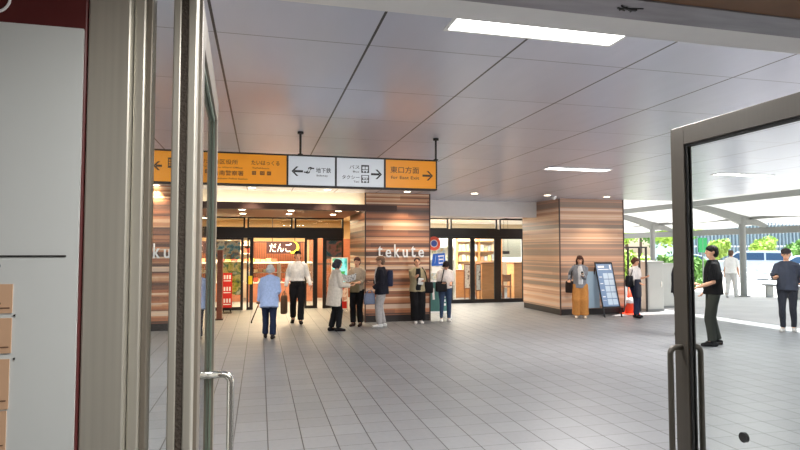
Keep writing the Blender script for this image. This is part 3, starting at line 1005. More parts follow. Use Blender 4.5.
MB().box(-1.20, 17.35, .42, -.52, 17.38, 1.38).build('print', gy, t)

# brown timber post stand and red menu board at the left
t = thing('timber_stand', 'tall narrow brown timber stand left of the red menu board', 'stand', (-1.0, 14.75, 0))
a, b_ = on_z(217.3, 320, 0), on_z(222.3, 319, 0)
MB().box(a.x - .02, 14.7, .03, b_.x, 14.95, 1.72).build('post', wood, t)
MB().box(a.x - .05, 14.66, 0, b_.x + .03, 14.99, .03).build('base', M['fascia'], t)
a, b_ = on_y(222.6, 273, 16.3), on_y(231.8, 307.5, 16.3)
t = thing('menu_board', 'red standing menu board with white lettering in front of the left sidelight', 'sign board', ((a.x + b_.x) / 2, 16.3, 0))
MB().box(a.x, 16.3, b_.z, b_.x, 16.33, a.z).build('board', M['red'], t)
mb = MB()
for v in (.12, .46, .80):
    zz = a.z + (b_.z - a.z) * v
    for u in (.22, .50, .78):
        xx = a.x + (b_.x - a.x) * u
        mb.box(xx - .022, 16.296, zz - .055, xx + .022, 16.3, zz + .055)
    mb.box(a.x + .03, 16.296, zz - .115, b_.x - .03, 16.3, zz - .09)
mb.build('white_print', M['white'], t)
MB().box(a.x + .02, 16.33, 0, a.x + .05, 16.36, a.z).box(b_.x - .05, 16.33, 0, b_.x - .02, 16.36, a.z).box(a.x, 16.2, 0, b_.x, 16.5, .025).build('stand', M['black_frame'], t)

# ------------------------------------------------------------------ cafe contents
oak = mat('oak', (196, 142, 92), .5, var=.14, scale=3, stretch=(1, 1, 8))
oak_d = mat('oak_dark', (142, 92, 58), .5, var=.14, scale=3)
def block(name, label, cat, px0, px1, py0, py1, y, depth, m, floor_=True):
    a, b_ = on_y(px0, py0, y), on_y(px1, py1, y)
    t = thing(name, label, cat, ((a.x + b_.x) / 2, y, 0))
    MB().box(a.x, y, 0 if floor_ else b_.z, b_.x, y + depth, a.z).build('board', m, t)
    MB().box(a.x - .02, y - .02, a.z, b_.x + .02, y + depth + .02, a.z + .04).build('cap', oak_d, t)
    return t
block('wood_divider', 'tall oak divider behind the right cafe door', 'divider', 481.5, 495, 263.5, 297, 18.6, .5, oak)
block('wood_divider', 'oak divider behind the right cafe sidelight at the column', 'divider', 514, 523, 264, 297, 18.9, .6, oak)
block('wood_counter', 'low oak counter seen through the left cafe door', 'counter', 455, 471, 271, 298, 19.6, .6, oak)
for px0, px1, py0, py1, y, l in [(475.5, 481.2, 264, 291, 18.4, 'dark framed notice board beside the tall oak divider in the cafe'), (464, 470.5, 264, 289, 18.9, 'dark framed menu board behind the left cafe door')]:
    a, b_ = on_y(px0, py0, y), on_y(px1, py1, y)
    t = thing('framed_board', l, 'notice board', ((a.x + b_.x) / 2, y, 0))
    MB().box(a.x, y, b_.z, b_.x, y + .04, a.z).build('frame', oak_d, t)
    MB().box(a.x + .03, y - .006, b_.z + .04, b_.x - .03, y, a.z - .04).build('print', picture_mat('board_print', [(90, 90, 90), (220, 216, 210), (240, 240, 236), (150, 130, 120)], 9.), t)
    MB().box(a.x + .02, y + .01, 0, a.x + .05, y + .04, b_.z).box(b_.x - .05, y + .01, 0, b_.x - .02, y + .04, b_.z).build('leg', oak_d, t)
a, b_ = on_y(503, 251, 20.5), on_y(509.5, 254, 20.5)
t = thing('hanging_sign', 'small dark sign hanging in the cafe behind the right sidelight', 'sign', ((a.x + b_.x) / 2, 20.5, 2.0))
MB().box(a.x, 20.5, b_.z, b_.x, 20.56, a.z).build('board', M['black_frame'], t)
for x in (a.x + .05, b_.x - .05):
    MB().tube([(x, 20.53, a.z), (x, 20.53, 2.92)], .006, 6).build('hanger_rod', M['black_frame'], t)
def chair(loc, rz, label):
    t = thing('dining_chair', label, 'chair', loc, rz, 'wooden cafe chairs')
    MB().box(-.21, -.21, .42, .21, .21, .46).build('seat', oak_d, t, world=False)
    for x in (-.18, .18):
        MB().bar((x, .18, 0), (x, .18, .42), .04, .04).build('leg', oak_d, t, world=False)
        MB().bar((x, -.18, 0), (x, -.20, .88), .04, .04).build('leg', oak_d, t, world=False)
    MB().box(-.18, -.215, .62, .18, -.185, .86).build('backrest', oak_d, t, world=False)
    return t
chair((8.42, 18.8, 0), .3, 'wooden cafe chair in front of the small table behind the right sidelight')
chair((8.75, 20.75, 0), -.4, 'wooden cafe chair behind the small table in the cafe')
chair((7.95, 20.2, 0), 2.0, 'wooden cafe chair at the left side of the small cafe table')
t = thing('cafe_table', 'small oak cafe table between the chairs behind the right sidelight', 'table', (8.55, 19.75, 0))
MB().box(8.25, 19.45, .70, 8.85, 20.05, .74).build('tabletop', oak, t)
MB().tube([(8.55, 19.75, .02), (8.55, 19.75, .70)], .03, 10).disc((8.55, 19.75, .01), (0, 0, 1), .24, .02).build('pedestal', M['black_frame'], t)
t = thing('cafe_shelf', 'pale shelf unit of goods along the back of the cafe', 'shelf', (8.65, 21.6, 0))
MB().box(7.7, 21.9, 0, 9.6, 21.94, 2.2).build('back', M['cream_wall'], t)
for z in (.5, .9, 1.3, 1.7, 2.1):
    MB().box(7.7, 21.55, z - .03, 9.6, 21.9, z).build('shelf', oak, t)
for x in (7.68, 8.63, 9.6):
    MB().box(x, 21.55, 0, x + .03, 21.9, 2.2).build('side_panel', oak, t)
gm = [mat('goods_%s' % 'abcdef'[i], c, .5) for i, c in enumerate([(236, 222, 190), (206, 150, 120), (240, 240, 236), (170, 186, 196), (226, 200, 140), (186, 196, 160)])]
for z in (.9, 1.3, 1.7):
    for x0, x1 in ((7.75, 8.6), (8.7, 9.56)):
        for i in range(5):
            x = x0 + (x1 - x0) * (i + .5) / 5
            h = rnd.uniform(.12, .26)
            o = MB().box(-.06, -.06, 0, .06, .06, h).box(-.04, -.04, h, .04, .04, h + .03).build('goods_box', rnd.choice(gm), world=False)
            o.location = (x, 21.7, z)
            tag(o, 'small packet of goods on the pale shelf unit at the back of the cafe', 'packet', 'packets on the cafe shelf unit')
# posters on the cafe sidelight
a, b_ = on_y(426, 236, 19.5), on_y(453, 288, 19.5)
t = thing('goods_rack', 'rack of pale green and cream goods behind the cafe sidelight with the round poster', 'rack', ((a.x + b_.x) / 2, 19.5, 0))
MB().box(a.x, 19.5, .12, b_.x, 19.54, a.z).build('back', picture_mat('rack_goods', [(120, 150, 110), (226, 220, 196), (240, 236, 226), (190, 206, 214), (214, 190, 140)], 5.), t)
for zz in (.5, .95, 1.4, 1.85):
    MB().box(a.x, 19.3, zz - .02, b_.x, 19.5, zz).build('shelf', M['white_plastic'], t)
for xx in (a.x - .03, b_.x):
    MB().box(xx, 19.28, 0, xx + .03, 19.54, a.z).build('side_panel', M['white_plastic'], t)
YP = 17.5
a = on_y(434, 243.5, YP)
t = thing('round_poster', 'round red poster with a blue centre on the cafe sidelight', 'poster', (a.x, YP, a.z))
MB().disc((a.x, YP, a.z), (0, 1, 0), .225, .012, 36).build('ring', mat('poster_red', (232, 92, 70), .5), t)
MB().disc((a.x, YP - .008, a.z), (0, 1, 0), .10, .006, 28).build('centre', mat('poster_blue', (60, 90, 190), .5), t)
MB().disc((a.x, YP - .0065, a.z), (0, 1, 0), .125, .006, 28).build('rim', M['white'], t)
pb = mat('poster_deep_blue', (36, 96, 196), .5)
a, b_ = on_y(431.5, 253, YP + .032), on_y(446, 266, YP + .032)
t = thing('blue_poster', 'tilted blue poster with white strokes below the round poster', 'poster', ((a.x + b_.x) / 2, YP + .032, b_.z))
MB().prism([(a.x, YP + .032, b_.z), (b_.x, YP + .032, b_.z + .02), (b_.x - .04, YP + .032, a.z), (a.x + .05, YP + .032, a.z - .03)], (0, 0, 0), (0, .012, 0)).build('sheet', pb, t)
mb = MB()
X = lambda u: a.x + (b_.x - a.x) * u
Zz = lambda v: b_.z + (a.z - b_.z) * v
for (u0, v0, u1, v1) in [(.22, .2, .30, .82), (.45, .75, .85, .78), (.50, .2, .52, .75), (.8, .2, .82, .75), (.5, .22, .85, .25), (.5, .5, .8, .52)]:
    mb.bar((X(u0), YP + .0323, Zz(v0)), (X(u1), YP + .0323, Zz(v1)), .004, .035)
mb.build('white_strokes', M['white'], t)
a, b_ = on_y(432, 267, YP + .032), on_y(441, 273, YP + .032)
t = thing('white_flyer', 'small white flyer taped under the blue poster', 'flyer', ((a.x + b_.x) / 2, YP + .032, b_.z))
MB().box(a.x, YP + .032, b_.z, b_.x, YP + .042, a.z).build('sheet', M['white'], t)

# ------------------------------------------------------------------ outside: covered walkway
PX = 17.5
prof = [(12.4, 4.04), (13.4, 3.84), (14.2, 3.68), (14.9, 3.56), (15.6, 3.46), (16.3, 3.34), (17.0, 3.20), (17.7, 3.04), (18.2, 2.90), (18.72, 2.74)]
ys = [2.5 + 5 * k for k in range(6)]
t = thing('walkway_canopy', 'white membrane canopy over the outdoor walkway on curved grey arms', 'canopy', (PX, 15, 0))
for y0_, y1_ in zip(ys[:-1], ys[1:]):
    vs, fs = [], []
    n = 7
    for j in range(n):
        v = j / (n - 1)
        y = y0_ + (y1_ - y0_) * v
        for x, z in prof:
            vs.append((x, y, z - .16 * math.sin(PI * v) + .03))
    k = len(prof)
    for j in range(n - 1):
        for i in range(k - 1):
            fs.append((j * k + i, j * k + i + 1, (j + 1) * k + i + 1, (j + 1) * k + i))
    MB().add(vs, fs).build('membrane', M['membrane'], t, smooth=True)
for y in ys:
    a = MB()
    P = [(14.75, 3.40, .07), (15.4, 3.36, .10), (16.1, 3.25, .14), (16.8, 3.09, .18), (17.25, 2.95, .22), (17.5, 2.89, .24), (17.85, 2.86, .18), (18.25, 2.76, .12), (18.65, 2.62, .07)]
    vs, fs = [], []
    for x, z, h in P:
        for dy, dz in ((-.07, -h), (.07, -h), (.07, h * .6), (-.07, h * .6)):
            vs.append((x, y + dy, z + dz))
    for i in range(len(P) - 1):
        for j in range(4):
            fs.append((i * 4 + j, i * 4 + (j + 1) % 4, (i + 1) * 4 + (j + 1) % 4, (i + 1) * 4 + j))
    fs += [(0, 1, 2, 3), tuple((len(P) - 1) * 4 + j for j in (3, 2, 1, 0))]
    a.add(vs, fs).build('arm', M['galv'], t)
    MB().tube([(PX, y, .04), (PX, y, 2.95)], .11, 16).disc((PX, y, .02), (0, 0, 1), .2, .04).build('post', M['galv'], t, smooth=False)
MB().box(14.80, ys[0], 3.27, 14.98, ys[-1], 3.45).build('upper_beam', M['galv'], t)
MB().box(17.80, ys[0], 2.88, 17.90, ys[-1], 2.98).build('middle_beam', M['galv'], t)
MB().box(18.56, ys[0], 2.36, 18.72, ys[-1], 2.60).build('eave_beam', M['galv'], t)

t = thing('bench', 'grey bench under the canopy beside the man looking down', 'bench', (18.3, 16.2, 0))
MB().box(18.1, 14.6, .42, 18.5, 17.3, .48).build('seat', M['galv'], t)
for y in (14.8, 16, 17.15):
    MB().box(18.14, y - .03, 0, 18.46, y + .03, .42).build('leg', M['galv'], t)

# grey utility cabinets, black frame, cone
def cabinet(x0, x1, y, h, d, label):
    t = thing('utility_cabinet', label, 'cabinet', ((x0 + x1) / 2, y, 0), group=None)
    g = mat('cabinet_grey', (188, 188, 180), .5, var=.05, scale=2)
    MB().box(x0, y, .06, x1, y + d, h).build('body', g, t, bevel=.01)
    MB().box(x0 - .01, y - .01, 0, x1 + .01, y + d, .06).build('plinth', M['galv'], t)
    MB().box(x0 - .015, y - .02, h, x1 + .015, y + d + .02, h + .03).build('lid', g, t)
    dd = MB().box(x0 + .03, y - .012, .12, x1 - .03, y, h - .05).build('door', g, t)
    MB().box(x1 - .09, y - .03, h * .5, x1 - .07, y - .012, h * .5 + .14).build('handle', M['chrome'], dd)
    return t
cabinet(10.62, 11.14, 13.9, 1.38, .7, 'pale grey utility cabinet beside the leaning woman in a white top')
cabinet(11.42, 12.2, 14.6, 1.30, .8, 'grey utility cabinet half hidden behind the right door stile')
t = thing('metal_frame', 'black metal frame of posts behind the orange cone and leaning woman', 'frame', (10.3, 13.9, 0))
for x in (9.99, 10.35, 10.57):
    MB().box(x - .022, 13.86, 0, x + .022, 13.90, 1.78).build('post', M['black_frame'], t)
MB().box(9.9, 13.86, 1.78, 10.6, 13.90, 1.82).build('top_bar', M['black_frame'], t)
cp = on_z(633.5, 315, 0)
t = thing('traffic_cone', 'orange traffic cone with a white band behind the leaning woman', 'cone', (cp.x + .02, 13.4, 0))
x, y = cp.x + .02, 13.4
MB().box(x - .19, y - .19, 0, x + .19, y + .19, .03).build('base', M['orange_red'], t, bevel=.01)
MB().tube([(x, y, .03), (x, y, .72)], [.14, .025], 20).build('cone_body', M['orange_red'], t, smooth=True)
MB().tube([(x, y, .30), (x, y, .45)], [.098, .074], 20).build('white_band', M['white'], t, smooth=True)

# leaning blue guide board on an easel
gb = mat('guide_blue', (122, 146, 180), .35, var=.05)
gp = mat('guide_pale', (198, 214, 230), .4)
A0 = on_z(604.5, 317.5, 0)
x0, x1 = A0.x, A0.x + .52
yb, zt, back = A0.y, 1.40, .42
t = thing('guide_board', 'blue guide board with pale cells leaning on a black easel by the right striped column', 'sign board', ((x0 + x1) / 2, yb, 0))
def gpt(u, v, off=0.):
    n_ = Vector((0, -zt, -back)).normalized()
    return Vector((x0 + (x1 - x0) * u, yb + back * v, zt * v)) + n_ * off
def gquad(mb, u0, u1, v0, v1, o0, o1, mi=0):
    return mb.prism([gpt(u0, v0, o0), gpt(u1, v0, o0), gpt(u1, v1, o0), gpt(u0, v1, o0)], (0, 0, 0), tuple(gpt(0, 0, o1) - gpt(0, 0, o0)), mi)
mb = MB()
gquad(mb, 0, .05, 0, 1, -.015, .012); gquad(mb, .95, 1, 0, 1, -.015, .012); gquad(mb, .05, .95, .975, 1, -.015, .012); gquad(mb, .05, .95, .17, .195, -.015, .012)
mb.build('frame', M['black_frame'], t)
gquad(MB(), .05, .95, .195, .975, -.01, .004).build('panel', gb, t)
for i in range(5):
    for j in range(2):
        u0 = .36 + j * .29
        v0 = .225 + i * .118
        gquad(MB(), u0, u0 + .26, v0, v0 + .10, .004, .007).build('cell', gp, t)
mb = MB()
gquad(mb, .12, .30, .30, .305, .004, .006)
for i in range(4):
    gquad(mb, .12, .28, .36 + .12 * i, .375 + .12 * i, .004, .006)
gquad(mb, .14, .50, .90, .935, .004, .006); gquad(mb, .14, .74, .86, .875, .004, .006); gquad(mb, .80, .88, .86, .95, .004, .006)
mb.build('print', M['white'], t)
for u in (.02, .98):
    MB().bar(gpt(u, .9, -.03), (x0 + (x1 - x0) * u, yb + .78, .0), .025, .025).build('rear_leg', M['black_frame'], t)
MB().box(x0 - .22, yb + .45, .2, x0 + .16, yb + .48, 1.16).build('rear_board', mat('rear_board_pale', (150, 172, 190), .5), t)

# teal A-frame behind the bowed woman
teal = mat('teal_board', (62, 116, 112), .5, var=.06)
t = thing('sandwich_board', 'teal sandwich board with a white frame behind the bowed woman', 'sign board', (4.45, 13.75, 0))
x0, x1 = 4.12, 4.70
def aq(mb, u0, u1, v0, v1, yo, th_):
    f = lambda u, v: Vector((x0 + (x1 - x0) * u, 13.62 + .2 * v + yo, .95 * v))
    return mb.prism([f(u0, v0), f(u1, v0), f(u1, v1), f(u0, v1)], (0, 0, 0), (0, th_, 0))
mb = MB()
aq(mb, 0, .05, 0, 1, 0, .03); aq(mb, .95, 1, 0, 1, 0, .03); aq(mb, .05, .95, .96, 1, 0, .03); aq(mb, .05, .95, .16, .20, 0, .03)
mb.build('frame', M['white'], t)
aq(MB(), .05, .95, .20, .96, .006, .018).build('panel', teal, t)
mb = MB()
for k in range(5):
    aq(mb, .62, .78, .34 + k * .10, .40 + k * .10, .003, .003)
aq(mb, .2, .3, .5, .8, .003, .003)
mb.build('print', M['white'], t)
for x in (x0 + .02, x1 - .02):
    MB().bar((x, 13.84, .92), (x, 14.15, 0), .03, .03).build('rear_leg', M['white'], t)

# ------------------------------------------------------------------ outside: background
def leaf_mat(name, c):
    m = mat(name, c, .6, var=.35, scale=.8)
    b = m.node_tree.nodes['Principled BSDF']
    b.inputs['Transmission Weight'].default_value = 0
    return m
leafs = [leaf_mat('leaf_yellow_green', (168, 196, 84)), leaf_mat('leaf_mid_green', (112, 158, 74)), leaf_mat('leaf_deep_green', (78, 124, 62))]
bark = mat('bark', (104, 84, 66), .9, var=.2)
def tree(loc, h, r, mi, label, seed, cat='tree', nl=900):
    q = random.Random(seed)
    t = thing('tree' if cat == 'tree' else 'bush', label, cat, loc, 0, 'trees beyond the covered walkway')
    zc = h - r * .9
    if cat == 'tree':
        mb = MB().tube([(0, 0, 0), (.04, 0, zc * .5), (0, .05, zc)], [.13, .10, .06], 8)
        for k in range(6):
            a = q.uniform(0, 6.28)
            mb.tube([(0, 0, zc * .7), (math.cos(a) * r * .5, math.sin(a) * r * .5, zc + r * .25)], [.05, .02], 6)
        mb.build('trunk', bark, t, world=False)
    lobes = [(Vector((q.uniform(-.55, .55) * r, q.uniform(-.55, .55) * r, zc + q.uniform(-.5, .6) * r * .9)), r * q.uniform(.35, .55)) for _ in range(11)]
    if cat != 'tree':
        lobes = [(Vector((q.uniform(-.8, .8) * r, q.uniform(-.4, .4) * r, h * q.uniform(.3, .7))), h * q.uniform(.3, .45)) for _ in range(12)]
    vs, fs = [], []
    for i in range(nl):
        c, lr = q.choice(lobes)
        d = Vector((q.gauss(0, 1), q.gauss(0, 1), q.gauss(0, 1))).normalized()
        p = c + d * lr * q.uniform(.6, 1.08)
        p.z = max(p.z, .05)
        u = Vector((q.gauss(0, 1), q.gauss(0, 1), q.gauss(0, 1))).normalized()
        w = d.cross(u).normalized() if d.cross(u).length > .01 else Vector((1, 0, 0))
        s = q.uniform(.10, .22)
        k = len(vs)
        vs += [p - u * s, p + w * s * .5 + d * .03, p + u * s, p - w * s * .5 + d * .03]
        fs.append((k, k + 1, k + 2, k + 3))
    MB().add(vs, fs).build('foliage', leafs[mi], t, world=False)
    return t
def far(px, depth):
    d = FW + RT * ((px - 400) / F)
    p = d * depth
    return (p.x, p.y, 0)
for i, (px, dp, h, r, mi, cat, l) in enumerate([
    (626, 34, 5.2, 1.8, 0, 'tree', 'yellow green tree just right of the right striped column'),
    (652, 39, 5.6, 2.0, 1, 'tree', 'mid green tree behind the utility cabinets'),
    (674, 34, 5.0, 1.8, 0, 'tree', 'yellow green tree behind the right door stile'),
    (640, 47, 8.0, 3.0, 2, 'tree', 'taller deep green tree farthest behind the cabinets'),
    (676, 54, 7.0, 2.6, 1, 'tree', 'mid green tree left of the green sign'),
    (718, 50, 2.7, 1.0, 0, 'tree', 'small yellow green tree between the green sign and the canopy post'),
    (764, 50, 2.9, 1.1, 0, 'tree', 'small yellow green tree right of the canopy post'),
    (798, 52, 2.8, 1.1, 1, 'tree', 'small mid green tree at the right edge of the photo'),
    (630, 31, 1.6, 1.4, 0, 'bush', 'low yellow green bush behind the black metal frame'),
    (684, 27, 1.5, 1.3, 1, 'bush', 'low mid green bush behind the utility cabinets'),
]):
    tree(far(px, dp), h, r, mi, l, 40 + i, cat, 1500)

# glass building with vertical fins far behind the cars
p0 = Vector(far(676, 62)); p1 = Vector(far(840, 62))
dirv = (p1 - p0).normalized(); nv = Vector((dirv.y, -dirv.x, 0))
L = (p1 - p0).length
t = thing('glass_building', 'pale blue glass building with dark vertical fins far behind the cars', 'building', p0)
mb = MB()
mb.prism([p0, p1, p1 - nv * 6, p0 - nv * 6], (0, 0, 0), (0, 0, 7))
mb.build('facade', mat('facade_blue', (190, 212, 220), .2, var=.15, scale=.5), t)
nf = 46
for i in range(nf):
    q = p0 + dirv * (L * (i + .5) / nf) + nv * .12
    MB().bar((q.x, q.y, 0), (q.x, q.y, 6.8), .12, .22).build('fin', mat('fin', (120, 136, 146), .5) if i == 0 else bpy.data.materials['fin'], t)
mb = MB()
for z in (2.2, 4.6, 6.9):
    mb.bar(p0 + Vector((0, 0, z)) + nv * .1, p1 + Vector((0, 0, z)) + nv * .1, .2, .18)
mb.build('floor_band', M['white_wall'], t)

# green sign on a post
g = Vector(far(702, 26))
t = thing('green_sign', 'green rectangular sign on a post behind the dark clothed man', 'sign', g)
MB().tube([(g.x, g.y, 0), (g.x, g.y, 2.3)], .03, 8).build('post', M['galv'], t)
mb = MB()
mb.bar((g.x, g.y, 1.63), (g.x, g.y, 2.3), .46, .05)
o = mb.build('board', mat('sign_green', (24, 150, 74), .5), t)

# cars
def car(loc, rz, label, van, body_c, name):
    t = thing(name, label, 'car', loc, rz)
    body = mat('car_paint', body_c, .3, .1)
    gl = mat('car_glass', (58, 84, 112), .12, spec=.8)
    if van:
        low = [(-2.2, .34), (-2.24, .75), (-2.16, 1.02), (-1.5, 1.08), (2.2, 1.08), (2.25, .8), (2.22, .34)]
        top = [(-1.58, 1.06), (-.95, 1.62), (-.6, 1.70), (1.9, 1.70), (2.12, 1.58), (2.2, 1.06)]
        win = [[(-1.40, 1.10), (-.92, 1.54), (-.62, 1.58), (-.62, 1.10)], [(-.52, 1.10), (-.52, 1.58), (.62, 1.58), (.62, 1.10)], [(.72, 1.10), (.72, 1.58), (1.86, 1.55), (2.0, 1.10)]]
    else:
        low = [(-2.25, .34), (-2.30, .62), (-2.2, .84), (-1.2, .96), (1.7, .98), (2.2, .92), (2.28, .6), (2.22, .34)]
        top = [(-1.25, .95), (-.45, 1.40), (-.1, 1.46), (.75, 1.44), (1.2, 1.34), (1.85, .97)]
        win = [[(-1.0, .99), (-.42, 1.34), (-.12, 1.38), (-.12, .99)], [(-.03, .99), (-.03, 1.39), (.72, 1.37), (1.1, 1.28), (1.45, 1.0)]]
    def side(poly, wl, wh, mb):
        z0 = min(p[1] for p in poly); z1 = max(p[1] for p in poly)
        f = lambda z: wl + (wh - wl) * ((z - z0) / max(.01, z1 - z0))
        n = len(poly)
        vs = [Vector((x, -f(z), z)) for x, z in poly] + [Vector((x, f(z), z)) for x, z in poly]
        mb.add(vs, [tuple(range(n)), tuple(range(2 * n - 1, n - 1, -1))] + [(k, n + k, n + (k + 1) % n, (k + 1) % n) for k in range(n)])
        return mb
    side(low, .84, .82, MB()).build('body', body, t, world=False, bevel=.05)
    side(top, .80, .62, MB()).build('cabin', body, t, world=False, bevel=.04)
    z0, z1 = top[0][1], max(p[1] for p in top)
    for s in (-1, 1):
        for w in win:
            f = lambda z: .80 + (.62 - .80) * ((z - z0) / (z1 - z0)) + .012
            poly = [Vector((x, s * f(z), z)) for x, z in w]
            MB().prism(poly, (0, 0, 0), (0, s * .012, 0)).build('window', gl, t, world=False)
    a, b_ = top[0], top[1]
    ny = Vector((-(b_[1] - a[1]), 0, b_[0] - a[0])).normalized()
    MB().prism([Vector((a[0] + .06, -.66, a[1] + .05)), Vector((a[0] + .06, .66, a[1] + .05)), Vector((b_[0] - .04, .56, b_[1] - .05)), Vector((b_[0] - .04, -.56, b_[1] - .05))], ny * .0, ny * .03).build('windscreen', gl, t, world=False)
    for x in (-1.4, 1.4):
        for s in (-1, 1):
            w = MB().disc((x, s * .76, .32), (0, 1, 0), .32, .2, 22).build('wheel', M['gasket'], t, world=False)
            MB().disc((x, s * .865, .32), (0, 1, 0), .2, .02, 16).build('hub_cap', M['white_plastic'], w, world=False).location = (0, 0, 0)
    for s in (-1, 1):
        MB().box(low[0][0] - .02, s * .5 - .16, .66, low[0][0] + .06, s * .5 + .16, .80).build('headlight', M['white_plastic'], t, world=False)
    return t
va = YAW + math.atan((750 - 400) / F)
car(far(752, 38), -va, 'white van with dark blue windows behind the canopy post', True, (226, 230, 234), 'van')
car(far(803, 33), -va, 'white saloon car with a sloping windscreen at the right edge', False, (220, 226, 232), 'car')
car(far(684, 44), -va + .1, 'silver grey car parked behind the right door stile', False, (176, 184, 190), 'car')
# guard rail before the cars
a = Vector(far(724, 31)); b_ = Vector(far(830, 29))
t = thing('guard_rail', 'low white guard rail in front of the parked cars', 'railing', a)
for k in range(8):
    q = a.lerp(b_, k / 7)
    MB().tube([q, q + Vector((0, 0, .82))], .035, 8).build('post', M['white_plastic'], t)
for z in (.35, .58, .8):
    MB().tube([a + Vector((0, 0, z)), b_ + Vector((0, 0, z))], .022, 8).build('rail', M['white_plastic'], t)
road = MB()
ra, rb = Vector(far(560, 36)), Vector(far(900, 30))
nv2 = Vector((-(rb - ra).y, (rb - ra).x, 0)).normalized()
road.prism([ra + Vector((0, 0, -.003)), rb + Vector((0, 0, -.003)), rb + nv2 * 14 + Vector((0, 0, -.003)), ra + nv2 * 14 + Vector((0, 0, -.003))], (0, 0, 0), (0, 0, .004))
struct('road', road, mat('asphalt', (140, 140, 142), .9, var=.1), 'grey road where the cars stand', 'road')

# ------------------------------------------------------------------ people
skin_m = mat('skin', (214, 160, 128), .55)
skin_d = mat('face_detail', (74, 46, 40), .5)
lip_m = mat('lips', (176, 96, 84), .5)
cloth_cache = {}
def cloth(c, rough=.85):
    k = tuple(c) + (rough,)
    if k not in cloth_cache:
        cloth_cache[k] = mat('cloth_%d' % len(cloth_cache), c, rough, var=.10, scale=26, bump=.25, spec=.15)
    return cloth_cache[k]

def ik(a, b, l1, l2, pole):
    a, b, pole = Vector(a), Vector(b), Vector(pole)
    d = b - a
    L_ = min(d.length, (l1 + l2) * .999)
    d = d.normalized()
    b = a + d * L_
    x = (l1 * l1 - l2 * l2 + L_ * L_) / (2 * L_)
    h = math.sqrt(max(0, l1 * l1 - x * x))
    pv = pole - d * pole.dot(d)
    if pv.length < 1e-4:
        pv = Vector((0, -1, 0))
    return a + d * x + pv.normalized() * h, b

